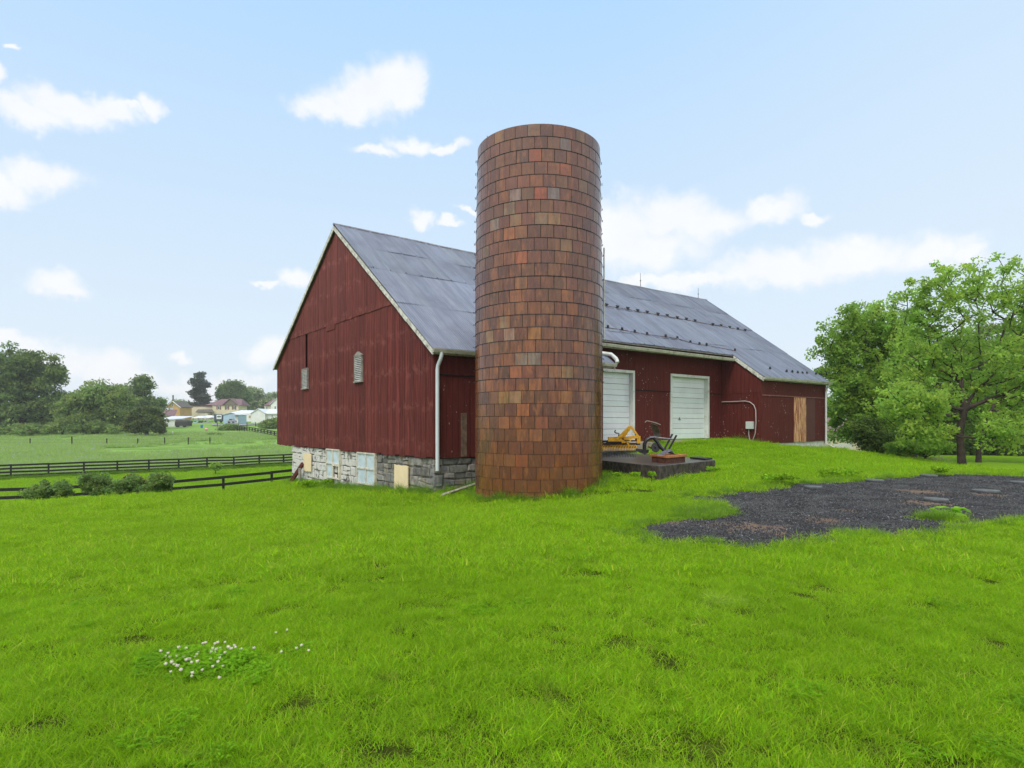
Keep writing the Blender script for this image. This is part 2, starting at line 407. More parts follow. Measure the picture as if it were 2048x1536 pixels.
def m_roof():
    m, t, b = mat('weathered sheet metal roof'); p = objc(t)
    st = t.noise(t.scalev(p, 3.2, 0.35, 0.35), 1.6, 6, 0.65)
    n = t.noise(p, 0.5, 4, 0.6)
    c = t.mix(t.mr(st, 0.32, 0.70), (0.145, 0.168, 0.220), (0.225, 0.252, 0.312))
    c = t.mix(t.mr(n, 0.45, 0.7, 0, 0.5), c, (0.10, 0.105, 0.13))
    c = t.mix(1.0, c, attr(t), 'MULTIPLY')
    c = t.mix(t.mr(t.noise(t.scalev(p, 14, .8, .8), 1.4, 4, .6), 0.66, 0.76, 0, .4), c, (0.08, 0.07, 0.07))
    t.put(b.inputs['Base Color'], c); b.inputs['Metallic'].default_value = 0.35
    t.put(b.inputs['Roughness'], t.mr(st, 0.2, 0.8, 0.42, 0.6)); return m
M['roof'] = m_roof()
def m_stone():
    m, t, b = mat('rubble stone, partly whitewashed'); p = objc(t)
    n = t.noise(p, 5.0, 6, 0.65); n2 = t.noise(p, 24, 5, 0.65); big = t.noise(p, 0.9, 4, .6)
    c = t.mix(t.mr(n, 0.3, 0.7), (0.10, 0.10, 0.105), (0.26, 0.25, 0.23))
    c = t.mix(1.0, c, attr(t), 'MULTIPLY')
    c = t.mix(t.mr(t.noise(p, 2.1, 4), 0.57, 0.66, 0, .55), c, (0.20, 0.16, 0.075))
    yy = t.xyz(p)[1]
    ww = t.math('MULTIPLY', t.mr(yy, 2.8, 6.5, 0.05, 1.0), t.mr(t.math('ADD', t.math('MULTIPLY', n, .5), t.math('MULTIPLY', big, .5)), 0.40, 0.48))
    c = t.mix(t.math('MULTIPLY', ww, 0.88), c, (0.64, 0.63, 0.60))
    t.put(b.inputs['Base Color'], c); b.inputs['Roughness'].default_value = 0.85; b.inputs['Specular IOR Level'].default_value = 0.2
    t.put(b.inputs['Normal'], t.bump(t.math('ADD', n, t.math('MULTIPLY', n2, .5)), 0.9, 0.03)); return m
M['stone'] = m_stone()
M['mortar'] = simple('mortar', (0.13, 0.12, 0.105), 0.95, 0.3, 5.0, dirt=(0.30, 0.28, 0.24), bump=.5)
M['mortar2'] = simple('silo mortar', (0.040, 0.032, 0.026), 0.95, 0.3, 2.0, dirt=(0.10, 0.08, 0.035))
def m_tile():
    m, t, b = mat('glazed clay tile'); p = objc(t); a = attr(t)
    st = t.noise(t.scalev(p, 6, 6, 1.2), 2.0, 6, 0.65); bl = t.noise(p, 2.6, 4, .6)
    c = t.mix(t.mr(st, 0.36, 0.68, 0, .8), a, t.mix(0.75, a, (0.045, 0.016, 0.010)))
    c = t.mix(t.mr(t.noise(t.scalev(p, 4, 4, 1.0, (3, 7, 1)), 2.2, 5, .65), .50, .68, 0, .6), c, (.33, .115, .028))
    c = t.mix(t.mr(bl, 0.58, 0.75, 0, .35), c, (0.30, 0.10, 0.03))
    # greyer, pinker tone towards the top of the column
    c = t.mix(t.mr(t.xyz(p)[2], 4.0, 9.2, 0, .34, False), c, (0.20, 0.12, 0.105))
    lime = t.mr(t.noise(t.scalev(p, 3, 3, .8), 3.0, 5, .7), 0.66, 0.75, 0, .35)
    c = t.mix(t.math('MULTIPLY', lime, .5), c, (0.34, 0.28, 0.24))
    c = t.mix(t.mr(t.noise(t.scalev(p, 1.2, 1.2, 3.0), 1.6, 4, .6), .45, .7, 0, .4), c, (.13, .045, .028))
    c = t.mix(t.mr(t.xyz(p)[2], 3.0, -.2, 0, .4, False), c, (.12, .040, .014))
    t.put(b.inputs['Base Color'], c); t.put(b.inputs['Roughness'], t.mr(st, 0.2, 0.8, 0.14, 0.36))
    b.inputs['Specular IOR Level'].default_value = 0.6
    return m
M['tile'] = m_tile()
def m_conc():
    m, t, b = mat('mossy old concrete'); p = objc(t)
    n = t.noise(p, 2.2, 6, .7); n2 = t.noise(t.scalev(p, 2, 2, 1.3), 4, 6, .7)
    c = t.mix(t.mr(n2, 0.35, 0.68), (0.020, 0.017, 0.015), (0.105, 0.085, 0.070))
    c = t.mix(t.mr(n, 0.54, 0.66, 0, .6), c, (0.055, 0.062, 0.02))
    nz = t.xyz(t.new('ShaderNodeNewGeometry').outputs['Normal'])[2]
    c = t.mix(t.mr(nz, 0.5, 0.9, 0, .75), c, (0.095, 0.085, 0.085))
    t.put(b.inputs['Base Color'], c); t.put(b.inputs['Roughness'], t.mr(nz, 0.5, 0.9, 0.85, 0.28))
    t.put(b.inputs['Normal'], t.bump(t.noise(p, 18, 5), 0.5, 0.01)); return m
M['conc'] = m_conc()
M['slab'] = simple('pale concrete slab', (0.30, 0.25, 0.21), 0.85, 0.2, 3.0, bump=.3)
def m_ground():
    m, t, b = mat('grass covered ground'); p = geo(t)
    x, y, z = t.xyz(p)
    n = t.noise(p, 0.35, 6, .65); n2 = t.noise(p, 6, 5, .7); n3 = t.noise(p, 0.05, 5, .6); n4 = t.noise(t.scalev(p, .12, .6, 1), 1.0, 5, .65)
    lawn = t.mix(t.mr(n2, 0.3, 0.7), (0.14, 0.28, 0.008), (0.21, 0.38, 0.015))
    lawn = t.mix(t.mr(n, 0.35, 0.65, 0, .5), lawn, (0.20, 0.35, 0.014))
    soil = t.mix(t.mr(n2, .3, .7), (0.030, 0.036, 0.008), (0.075, 0.10, 0.012))
    near = t.mr(y, 13, 22, 0, 1)
    c = t.mix(near, soil, lawn)
    field = t.mix(t.mr(n4, 0.38, 0.60), (0.12, 0.23, 0.045), (0.24, 0.39, 0.085))
    field = t.mix(t.mr(n3, 0.4, 0.62, 0, .7), field, (0.20, 0.37, 0.06))
    field = t.mix(t.mr(t.noise(p, 0.6, 6, .7), 0.5, 0.7, 0, .45), field, (0.34, 0.40, 0.16))
    # the field starts beyond the far plank fence
    fm = t.mr(t.math('SUBTRACT', y, t.math('ADD', t.math('MULTIPLY', x, 0.82), 84.0)), -1.5, 1.5)
    fm = t.math('MULTIPLY', fm, t.mr(x, 4, 0))
    c = t.mix(fm, c, field)
    t.put(b.inputs['Base Color'], c); b.inputs['Roughness'].default_value = 0.95; b.inputs['Specular IOR Level'].default_value = 0.05
    t.put(b.inputs['Normal'], t.bump(t.math('ADD', n2, t.noise(p, 1.2, 5, .7)), 0.9, 0.15)); return m
M['ground'] = m_ground()
def m_gravel():
    m, t, b = mat('dark gravel'); p = geo(t)
    v = t.vor(p, 64, out=1); d = t.vor(p, 64, out=0); n = t.noise(p, .9, 5, .65); n2 = t.noise(p, 11, 5, .7)
    g = t.mix(t.xyz(v)[0], (0.018, 0.0175, 0.017), (0.088, 0.085, 0.081))
    g = t.mix(t.mr(t.xyz(v)[1], 0.93, 0.97), g, (0.30, 0.30, 0.31))
    dn = t.math('ADD', t.math('MULTIPLY', n, .75), t.math('MULTIPLY', n2, .25))
    acc = None
    for (px, py, rx) in ((1500,1058,.75),(1430,1052,.4),(1545,1066,.35),(1700,1024,.25),(1640,1044,.5),(1846,1008,.6),(1900,1012,.5),(1985,992,.5),(1850,986,.8),(1570,1072,.3),(1330,1046,.5),(1810,1072,.25)):
        q = on_ground(px, py); d_ = t.math('DIVIDE', t.vm('DISTANCE', p, tuple(q)), rx * .85); acc = d_ if acc is None else t.math('MINIMUM', acc, d_)
    k = t.mr(t.math('ADD', acc, t.math('MULTIPLY', t.math('SUBTRACT', t.noise(p, 7, 6, .75), .5), 3.6)), 1.0, .30, 0, .7)
    g = t.mix(k, g, (0.26, 0.165, 0.105))
    t.put(b.inputs['Base Color'], g); b.inputs['Roughness'].default_value = 0.75
    t.put(b.inputs['Normal'], t.bump(d, 1.0, 0.02)); return m
M['gravel'] = m_gravel()
M['pebble'] = simple('gravel stone', (0.05, 0.05, 0.055), 0.7, 0.4, 3.0, useattr=True)
M['dirt'] = simple('tan dirt', (0.24, 0.15, 0.095), 0.9, 0.3, 8.0, bump=.5)
def m_leaf(name, col, trans=0.35, world_var=True, rnd=0.25, yel=(0.30, 0.34, 0.03), gloss=0.25, dry=0.0):
    m = bpy.data.materials.new(name); m.use_nodes = True; t = NT(m.node_tree); b = t.n['Principled BSDF']; out = t.n['Material Output']
    p = geo(t); oi = t.new('ShaderNodeObjectInfo').outputs['Random']
    c = t.mix(1.0, col, attr(t), 'MULTIPLY')
    if world_var:
        c = t.mix(t.mr(t.noise(p, 0.55, 5, .6), 0.42, 0.68, 0, .45), c, tuple(k * 0.62 for k in col))
        c = t.mix(t.mr(t.noise(p, 1.3, 4, .6), 0.55, 0.75, 0, .5), c, yel)
    if dry: c = t.mix(t.mr(t.noise(p, 3.1, 4, .6), 0.6, 0.72, 0, dry), c, (0.16, 0.12, 0.05))
    c = t.mix(t.math('MULTIPLY', oi, rnd), c, tuple(k * 0.6 for k in col))
    t.put(b.inputs['Base Color'], c); b.inputs['Roughness'].default_value = 0.55; b.inputs['Specular IOR Level'].default_value = gloss
    tr = t.new('ShaderNodeBsdfTranslucent'); t.put(tr.inputs[0], t.mix(0.5, c, tuple(min(1, k * 1.7) for k in col)))
    mxx = t.new('ShaderNodeMixShader'); mxx.inputs[0].default_value = trans
    t.l.new(b.outputs[0], mxx.inputs[1]); t.l.new(tr.outputs[0], mxx.inputs[2]); t.l.new(mxx.outputs[0], out.inputs[0])
    return m
M['blade'] = m_leaf('lawn blades', (0.272, 0.485, 0.009), 0.48, yel=(0.38, 0.55, 0.014), gloss=0.2, dry=.35)
M['blade2'] = m_leaf('tall grass blades', (0.17, 0.33, 0.018), 0.42, yel=(0.26, 0.38, 0.03), gloss=0.2)
M['drygrass'] = m_leaf('dry seed grass', (0.30, 0.26, 0.13), 0.3, world_var=False)
M['fieldgrass'] = m_leaf('meadow grass', (0.32, 0.47, 0.12), 0.5, yel=(0.42, 0.50, 0.20), gloss=.1)
M['clover'] = m_leaf('clover leaves', (0.19, 0.40, 0.012), 0.45, world_var=False, gloss=.05)

# ---------------------------------------------------------------- ground sheet
idx = np.arange(NG * NG).reshape(NG, NG)
fc = np.stack([idx[:-1, :-1].ravel(), idx[:-1, 1:].ravel(), idx[1:, 1:].ravel(), idx[1:, :-1].ravel()], 1)
g = np_mesh('ground', np.stack([GX.ravel(), GY.ravel(), GZ.ravel()], 1), fc, M['ground'], smooth=True)
tag(g, kind='structure')

GR_PX = [(1268,1060),(1300,1052),(1345,1045),(1400,1040),(1440,1030),(1452,1018),(1425,1007),(1380,1002),(1350,1003),(1400,994),(1450,989),(1500,983),(1560,974),
 (1640,968),(1700,965),(1770,959),(1850,951),(1900,950),(1960,951),(2048,955),(2150,958),(2260,975),(2240,1015),(2140,1036),(2048,1043),(1990,1048),(1930,1054),
 (1880,1066),(1850,1060),(1842,1070),(1850,1079),(1800,1079),(1770,1068),(1720,1060),(1680,1064),(1662,1076),(1610,1083),(1560,1086),(1525,1094),(1490,1096),(1462,1091),(1440,1080),(1390,1077),(1350,1082),(1315,1084),(1300,1072)]
GR = np.array([[p.x, p.y] for p in (on_ground(a, b + (9 if b > 1055 and a > 1290 else 0)) for a, b in GR_PX)])
def inpoly(X, Y, P):
    r = np.zeros(len(X), bool); n = len(P); j = n - 1
    for i in range(n):
        xi, yi = P[i]; xj, yj = P[j]
        c = ((yi > Y) != (yj > Y)) & (X < (xj - xi) * (Y - yi) / (yj - yi + 1e-12) + xi)
        r ^= c; j = i
    return r
def gravel_sheet():
    s = 0.09; xs = np.arange(GR[:, 0].min() - .2, GR[:, 0].max() + .2, s); ys = np.arange(GR[:, 1].min() - .2, GR[:, 1].max() + .2, s)
    XX, YY = np.meshgrid(xs, ys); ok = inpoly(XX.ravel(), YY.ravel(), GR).reshape(XX.shape)
    Z = terr(XX.ravel(), YY.ravel()).reshape(XX.shape) + 0.024 + 0.008 * RNG.standard_normal(XX.shape)
    id_ = np.arange(XX.size).reshape(XX.shape)
    q = ok[:-1, :-1] | ok[:-1, 1:] | ok[1:, 1:] | ok[1:, :-1]
    fs = np.stack([id_[:-1, :-1][q], id_[:-1, 1:][q], id_[1:, 1:][q], id_[1:, :-1][q]], 1)
    used, invx = np.unique(fs.ravel(), return_inverse=True)
    V = np.stack([XX.ravel(), YY.ravel(), Z.ravel()], 1)[used]
    o = np_mesh('gravel_area', V, invx.reshape(fs.shape), M['gravel'], smooth=True); tag(o, kind='structure')
gravel_sheet()

# ---------------------------------------------------------------- air
hzm = bpy.data.materials.new('haze'); hzm.use_nodes = True; ht = NT(hzm.node_tree); ht.n.clear()
ho = ht.new('ShaderNodeOutputMaterial'); hv = ht.new('ShaderNodeVolumePrincipled'); ht.l.new(hv.outputs[0], ho.inputs[1])
hv.inputs['Color'].default_value = (.93, .96, 1, 1); hv.inputs['Density'].default_value = 0.00042; hv.inputs['Anisotropy'].default_value = 0.2
mb = MB(); mb.box((-1400, -1400, -10), (1400, 1400, 24)); tag(mb.build('haze', hzm), kind='stuff')
# ================================================================ BARN
barn = thing('barn', 'large red board barn with a metal roof and a stone basement wall', 'barn', tuple(B(0, 0, -2.0)), RZ)
def bb(mb, u0, u1, v0, v1, w0, w1, col=(1, 1, 1)): mb.box((u0, v0, w0), (u1, v1, w1), col, fn=lambda a, b_, c: B(a, b_, c))
def rc(lo=.8, hi=1.2, hue=.06):
    k = random.uniform(lo, hi); return (k * random.uniform(1 - hue, 1 + hue), k * random.uniform(1 - hue, 1 + hue), k)
# gable boards, two tiers
BOT = -0.975; SEAM = 3.70
slotv = [on_u(612.3, 700, 0)[1], on_u(617, 700, 0)[1]]; slotz = [on_u(614, 734.5, 0)[2], on_u(614, 668, 0)[2]]
mb = MB(); v = 0.0; tier_lo = []
while v < BKV - 0.02:
    w = random.choice((.16, .2, .24, .28, .3)); v2 = min(v + w, BKV)
    for k in range(2):
        zl, zh = (BOT + random.uniform(-.03, .03), SEAM + .1) if k == 0 else (SEAM + random.uniform(-.015, .015), 99)
        if k == 1 and 8.2 < v < 10.5: zl = SEAM - .0
        if k == 1 and 7.0 < v < 8.0: zl = SEAM - .18
        off = -0.03 - (0.024 if k else 0) - random.uniform(0, .007); col = rc(.78, 1.2, .05)
        g0, g1 = v + .004, v2 - random.choice((.004, .006, .009, .018))
        t0, t1 = wroof(g0) - .13, wroof(g1) - .13
        pieces = []
        if zh > 50 or min(t0, t1) < zh: 
            if max(t0, t1) <= zl: continue
            if g0 < APV < g1: poly = [(g0, zl), (g1, zl), (g1, t1), (APV, APZ - .13), (g0, t0)]
            else: poly = [(g0, zl), (g1, zl), (g1, max(zl, t1)), (g0, max(zl, t0))]
            if k == 0: poly = [(a, min(b_, SEAM + .1)) for a, b_ in poly]
            pieces.append(poly)
        else: pieces.append([(g0, zl), (g1, zl), (g1, zh), (g0, zh)])
        for poly in pieces:
            if k == 0 and g1 > slotv[1] and g0 < slotv[0]:      # cut the slot
                a, b_ = max(g0, slotv[1]), min(g1, slotv[0])
                for lo, hi in ((zl, slotz[0]), (slotz[1], SEAM + .1)):
                    mb.prism([B(off, g0, lo), B(off, g1, lo), B(off, g1, hi), B(off, g0, hi)], Ldir * .03, col)
                for lo, hi in ((g0, a), (b_, g1)):
                    if hi - lo > .01: mb.prism([B(off, lo, slotz[0]), B(off, hi, slotz[0]), B(off, hi, slotz[1]), B(off, lo, slotz[1])], Ldir * .03, col)
            else: mb.prism([B(off, a, b_) for a, b_ in poly], Ldir * .03, col)
    v = v2
gb = mb.build('gable_boards', M['red'], barn); tag(gb, 'weathered dark red vertical boards of the gable end')
# plywood walls (front left section, recessed wall, wing) with door openings
UL, UR, UE, RV = 6.65, 16.65, 22.6, 2.0
D1, D2 = (7.76, 10.56), (12.87, 15.66); DT, DB = 2.16, -0.68
mb = MB()
wf = lambda v: wroof(v) - 0.13
SEZ = 1.40
def panel(mb, ua, ub, v, z0, z1, step=1.22, front=-1):
    u = ua
    while u < ub - 1e-3:
        u2 = min(u + step, ub); c = rc(.93, 1.07, .02)
        bb(mb, u + .002, u2 - .002, v, v + .03, z0, z1, c); u = u2
panel(mb, 0.0, UL, -.005, BOT, SEZ); panel(mb, 0.0, UL, -.022, SEZ - .01, wf(0) - .02)
w1 = mb.build('wall', M['redp'], barn)
mb = MB()
zt = wf(RV) - .06
for ua, ub in ((UL, D1[0]), (D1[1], D2[0]), (D2[1], UR)):
    panel(mb, ua, ub, RV, -1.0, SEZ); panel(mb, ua, ub, RV - .016, SEZ - .01, zt)
for d in (D1, D2): panel(mb, d[0], d[1], RV - .012, DT, zt)
mb.build('wall', M['redp'], barn)
mb = MB()   # wing side wall, facing left
mb.prism([B(UR, 0, -1.2), B(UR, RV, -1.2), B(UR, RV, SEZ), B(UR, 0, SEZ)], Ldir * .03, (.95, .95, .95))
mb.prism([B(UR - .016, 0, SEZ - .01), B(UR - .016, RV - .02, SEZ - .01), B(UR - .016, RV - .02, wf(RV)), B(UR - .016, 0, wf(0))], Ldir * .03, (1, 1, 1))
mb.build('wall', M['redp'], barn); mb = MB()
mb.prism([B(UL, 0, -1.2), B(UL, RV, -1.2), B(UL, RV, wf(RV)), B(UL, 0, wf(0))], -Ldir * .03, (.95, .95, .95))
mb.build('wall', M['redp'], barn)
mb = MB()   # wing front wall
pu = [on_v(1588, 830, 0)[0], on_v(1612, 830, 0)[0], on_v(1630, 830, 0)[0]]
um = on_v(1540, 890, 0)[0]; panel(mb, UR, um, 0, -1.02, SEZ - .1); panel(mb, um, pu[0], 0, -.90, SEZ - .1); panel(mb, pu[2], UE, 0, -.86, SEZ - .1)
panel(mb, UR, UE, -.018, SEZ - .11, wf(0) - .02)
mb.build('wall', M['redp'], barn)
mb = MB(); 
for i in range(5):
    a = pu[0] + (pu[1] - pu[0]) * i / 5; b_ = pu[0] + (pu[1] - pu[0]) * (i + 1) / 5
    bb(mb, a + .006, b_ - .004, -.01 - random.uniform(0, .01), .02, -.88 + random.uniform(-.03, .02), SEZ - .12)
tag(mb.build('bare_planks', M['bare'], barn), 'strip of bare orange-tan planks with flaked red paint')
mb = MB(); bb(mb, pu[1], pu[2], -.006, .02, -.88, SEZ - .12); 
tag(mb.build('brown_panel', simple('brown plywood panel', (0.10, 0.032, 0.028), .7, .1), barn), 'flat brown panel right of the bare planks')
mb = MB(); bb(mb, UR - .02, UR + .09, -.035, -.01, -1.02, wf(0) - .02); mb.build('corner_board', M['redp'], barn)
mb = MB(); bb(mb, -.035, .09, -.05, -.024, BOT, wf(0) - .03); mb.build('corner_board', M['redp'], barn)
mb = MB(); bb(mb, UL - .1, UL, -.045, -.024, BOT, wf(0) - .03); mb.build('corner_board', M['redp'], barn)
for (ua, ub, vv, nm) in ((0.1, UL - .1, -.03, 0), (UL, D1[0], RV - .024, 0), (D1[1], D2[0], RV - .024, 0), (D2[1], UR - .03, RV - .024, 0), (UR + .1, UE, -.03, 1)):
    zz_ = SEZ - .03 - (.1 if nm else 0); mb = MB(); bb(mb, ua, ub, vv, vv + .012, zz_ - .02, zz_ + .02)
    o = mb.build('seam_strip', simple('faded pink seam paint', (.24, .10, .09), .7, .3, 6) if nm else M['inner'], barn)  # thin strip added to draw the panel seam, dark, pink on the wing
# rear and far walls
mb = MB(); bb(mb, 0, UE, BKV - .04, BKV, BOT, BKZ - .1, (.9, .9, .9))
poly = [(0, -1.0), (BKV, -1.0), (BKV, wf(BKV)), (APV, wf(APV)), (0, wf(0))]
mb.prism([B(UE, a, b_) for a, b_ in poly], -Ldir * .03, (.95, .95, .95)); bb(mb, .05, UE - .05, 12.6, BKV - .05, BOT, BOT + .12)
mb.build('wall', M['redp'], barn)
mb = MB(); bb(mb, .12, UE - .1, 12.3, 12.45, -5.0, BOT - .01); bb(mb, UE - .3, UE, .1, 12.3, -4.0, BOT - .02); mb.build('rear_stone_wall', M['mortar'], barn)
mb = MB(); bb(mb, .05, .09, 5.2, 12.6, BOT + .1, SEAM - .1); mb.build('dark_backing', M['inner'], barn)  # near-black sheet behind the slot, the darkness of the interior painted in
# stone basement walls: individual stones over mortar
def stones(mb, W, z0f, z1, place, seed):
    rr = random.Random(seed); z = -3.3
    while z < z1 - .05:
        h = rr.choice((.17, .22, .27, .32, .36)); z2 = min(z + h, z1)
        if z1 - z2 < .08: z2 = z1
        x = -rr.uniform(0, .3)
        while x < W:
            w = rr.uniform(.2, .62); x2 = min(x + w, W); xa = max(x, 0)
            if x2 - xa > .07:
                subs = [(z, z2)]
                if z2 - z > .26 and rr.random() < .45: m_ = z + (z2 - z) * rr.uniform(.4, .6); subs = [(z, m_), (m_, z2)]
                for (za, zb) in subs:
                    if zb < z0f(xa) - .15: continue
                    k = rr.uniform(.6, 1.45); col = (k * rr.uniform(.95, 1.1), k, k * rr.uniform(.88, 1.05)); g_ = .012; j = lambda: rr.uniform(-.032, .032)
                    dp = rr.uniform(.01, .05)
                    q = [(xa + g_ + j(), za + g_ + j()), (x2 - g_ + j(), za + g_ + j()), (x2 - g_ + j(), zb - g_ + j()), (xa + g_ + j(), zb - g_ + j())]
                    cx_ = sum(p[0] for p in q) / 4; cy_ = sum(p[1] for p in q) / 4
                    zc = min(zb, z1)
                    q = [(a, min(b_, z1)) for a, b_ in q]
                    inner = [(cx_ + (a - cx_) * .80, cy_ + (b_ - cy_) * .76) for a, b_ in q]
                    vs = [place(a, b_, 0) for a, b_ in q] + [place(a, b_, dp * .75) for a, b_ in [(cx_ + (a - cx_) * .96, cy_ + (b_ - cy_) * .94) for a, b_ in q]] + [place(a, b_, dp) for a, b_ in inner]
                    fs = [(i, (i + 1) % 4, 4 + (i + 1) % 4, 4 + i) for i in range(4)] + [(4 + i, 4 + (i + 1) % 4, 8 + (i + 1) % 4, 8 + i) for i in range(4)] + [(8, 9, 10, 11)]
                    mb.add(vs, fs, col)
            x = x2
        z = z2
SWV = 12.45
mb = MB(); stones(mb, SWV, lambda v_: -2.9, BOT - .02, lambda a, b_, d: B(.06 - d, a, b_), 3)
s1 = mb.build('stone_wall', M['stone'], barn); tag(s1, 'rubble stone basement wall under the gable, whitewashed at its left')
mb = MB(); bb(mb, .06, .5, 0.06, SWV, -4.4, BOT - .015); mb.build('wall_core', M['mortar'], s1)
mb = MB(); stones(mb, UL - .0, lambda v_: -2.6, BOT - .02, lambda a, b_, d: B(a, .06 - d, b_), 5)
s2 = mb.build('stone_wall', M['stone'], barn); tag(s2, 'dark grey stone basement wall behind the silo')
mb = MB(); bb(mb, .5, UL, .06, .5, -3.4, BOT - .015); mb.build('wall_core', M['mortar'], s2)
mb = MB(); bb(mb, on_v(1538, 890, 0)[0], UE, .03, .4, -2.2, -.865); 
tag(mb.build('whitewashed_base', simple('whitewashed base', (0.60, 0.60, 0.58), .8, .12, 4, dirt=(.3, .28, .25), bump=1.0), barn), 'white painted stone footing below the right wing')
# basement windows and boards
def win_gable(name, x0, x1, ya, yb, broken=False):
    _, va, z1 = on_u(x0, ya, 0); _, vb, _ = on_u(x1, ya, 0); _, _, z0 = on_u(x0, yb, 0); v0, v1 = vb, va
    f = MB(); T = .045
    mv, mz = (v0 + v1) / 2, (z0 + z1) / 2
    for (a, b_) in ((v0, v0 + T), (v1 - T, v1), (mv - T / 2, mv + T / 2)): bb(f, -.055, .04, a, b_, z0, z1)
    for (a, b_) in ((z0, z0 + T), (z1 - T, z1), (mz - T / 2, mz + T / 2)):
        for s0, s1_ in ((v0 + T, mv - T / 2), (mv + T / 2, v1 - T)): bb(f, -.053, .04, s0, s1_, a, b_)
    fr = f.build(name, M['cframe'], barn)
    for i, (a, b_) in enumerate(((v0 + T, mv - T / 2), (mv + T / 2, v1 - T))):
        for j, (c, d_) in enumerate(((z0 + T, mz - T / 2), (mz + T / 2, z1 - T))):
            p = MB()
            if broken and i == 0 and j == 0:
                bb(p, .030, .036, a, b_, c, d_); tag(p.build('pane', simple('dark red rag in broken pane', (.05, .008, .006), .8), fr), 'dark broken pane at the lower right')
                q = MB(); bb(q, -.06, -.03, a - .0, a + .05, c, d_); bb(q, -.06, -.03, b_ - .05, b_, c, d_); bb(q, -.06, -.03, a + .05, b_ - .05, d_ - .05, d_); q.build('sash', M['cframe'], fr)
            else:
                bb(p, -.012, -.006, a, b_, c, d_); p.build('pane', M['milk'], fr)
    return fr
tag(win_gable('window', 654, 681, 896.8, 954.5, True), 'pale four-pane basement window with a broken dark pane')
tag(win_gable('window', 716, 752, 903.5, 966), 'wider pale four-pane basement window')
def board_gable(x0, x1, ya, yb, lab):
    _, va, z1 = on_u(x0, ya, 0); _, vb, _ = on_u(x1, ya, 0); _, _, z0 = on_u(x0, yb, 0)
    m = MB(); n = 7; top = [(va + (vb - va) * i / n, z1 + random.uniform(-.012, .012)) for i in range(n + 1)]
    bot = [(va + (vb - va) * i / n, z0 + random.uniform(-.03, .02)) for i in range(n + 1)]
    m.prism([B(-.045, a, b_) for a, b_ in top + bot[::-1]], Ldir * .03); tag(m.build('window_board', M['cream'], barn), lab)
board_gable(608.6, 624, 906, 941, 'small cream board covering the leftmost basement opening')
board_gable(791, 818, 929, 979, 'large cream board covering the basement opening nearest the corner')
# louver windows
def louver(x0, x1, ya, yb, cap, lab):
    _, va, z1 = on_u(x0, ya, -.06); _, vb, _ = on_u(x1, ya, -.06); _, _, z0 = on_u(x0, yb, -.06); v0, v1 = vb, va
    f = MB(); T = .05
    bb(f, -.10, -.03, v0, v0 + T, z0, z1); bb(f, -.10, -.03, v1 - T, v1, z0, z1); bb(f, -.098, -.03, v0 + T, v1 - T, z1 - T, z1); bb(f, -.12, -.03, v0 - .03, v1 + .03, z0 - .05, z0)
    if cap: f.prism([B(-.11, v0 - .04, z1), B(-.11, v1 + .04, z1), B(-.11, (v0 + v1) / 2, z1 + .14)], Ldir * .08)
    fr = f.build('louver_window', M['greyw'], barn); tag(fr, lab)
    s_ = MB(); n = 13
    for i in range(n):
        zc = z0 + (z1 - T - z0) * (i + .5) / n
        s_.obox(B(-.075, (v0 + v1) / 2, zc), Gdir * ((v1 - v0) / 2 - T), Ldir * .022 + Vector((0, 0, .02)), Vector((0, 0, .007)))
    s_.build('slats', M['louver'], fr)
    s_ = MB(); bb(s_, -.045, -.04, v0 + T, v1 - T, z0, z1 - T); s_.build('backing', M['inner'], fr)
louver(605, 616, 738.5, 777, False, 'small grey louver window below the dark slot')
louver(710, 725, 713, 763, True, 'grey louver window with a small peaked cap in the middle of the gable')
# ---- roof
random.seed(21)
def roof_front():
    V = []; Fc = []; C = []
    edges = [-.2, 2.0, 4.03, 5.55, APV]
    du = 0.088 / 4
    us = np.arange(-.16, 22.76, du)
    def v_start(u): return -.2 if (u < 7.1 or u > 16.58) else 1.31
    for r in range(4):
        va, vb = edges[r], edges[r + 1] + (.06 if r < 3 else 0); lift = .013 * r
        sheetc = {}
        for i, u in enumerate(us):
            corr = (r <= 1 and u < 9.2)
            ph = (u / 0.088) * 2 * math.pi
            h = (.021 if corr else .006) * math.cos(ph)
            if not corr and (u % .61) < .045: h += .035
            vs_ = max(va, v_start(u)); n = 3
            for k in range(n):
                vv = vs_ + (vb - vs_) * k / (n - 1)
                sag = -.05 * math.sin(math.pi * min(max(u / 22.7, 0), 1)) * (vv / APV)
                w_ = wroof(vv if vv <= APV else APV) + lift * (1 - .0) + h + .02 + sag + .012 * math.sin(u * 1.9 + r)
                V.append(tuple(B(u, vv, w_)))
            if i:
                sh = (r, int(u / .61)); 
                if sh not in sheetc:
                    k_ = random.uniform(.94, 1.06) * (1.12 if (r < 2 and u < 9.2) else 1.0) * (.90 if (r == 3 and u > 9) else 1); sheetc[sh] = (k_, k_, k_ * random.uniform(.97, 1.05))
                if va < 1.31 and ((us[i-1] < 7.1) != (u < 7.1) or (us[i-1] > 16.58) != (u > 16.58)): continue
                b0 = len(V) - 2 * n
                for k in range(n - 1):
                    Fc.append((b0 + k, b0 + n + k, b0 + n + k + 1, b0 + k + 1)); C.append(sheetc[sh])
    o = np_mesh('roof', np.array(V), np.array(Fc), M['roof'], barn, np.array(C), smooth=True)
    tag(o, 'blue-grey metal front roof slope')
    return o
roofo = roof_front()
mb = MB()   # roof deck below the metal (front), rear slope
for (ua, ub, va) in ((-.14, 7.08, -.17), (7.08, 16.6, 1.34), (16.6, 22.74, -.17)):
    mb.prism([B(ua, va, wroof(va) - .03), B(ub, va, wroof(va) - .03), B(ub, APV, APZ - .075), B(ua, APV, APZ - .03 if ua < 0 else APZ - .075)], (0, 0, -.05))
mb.build('roof_deck', M['greyw'], barn)
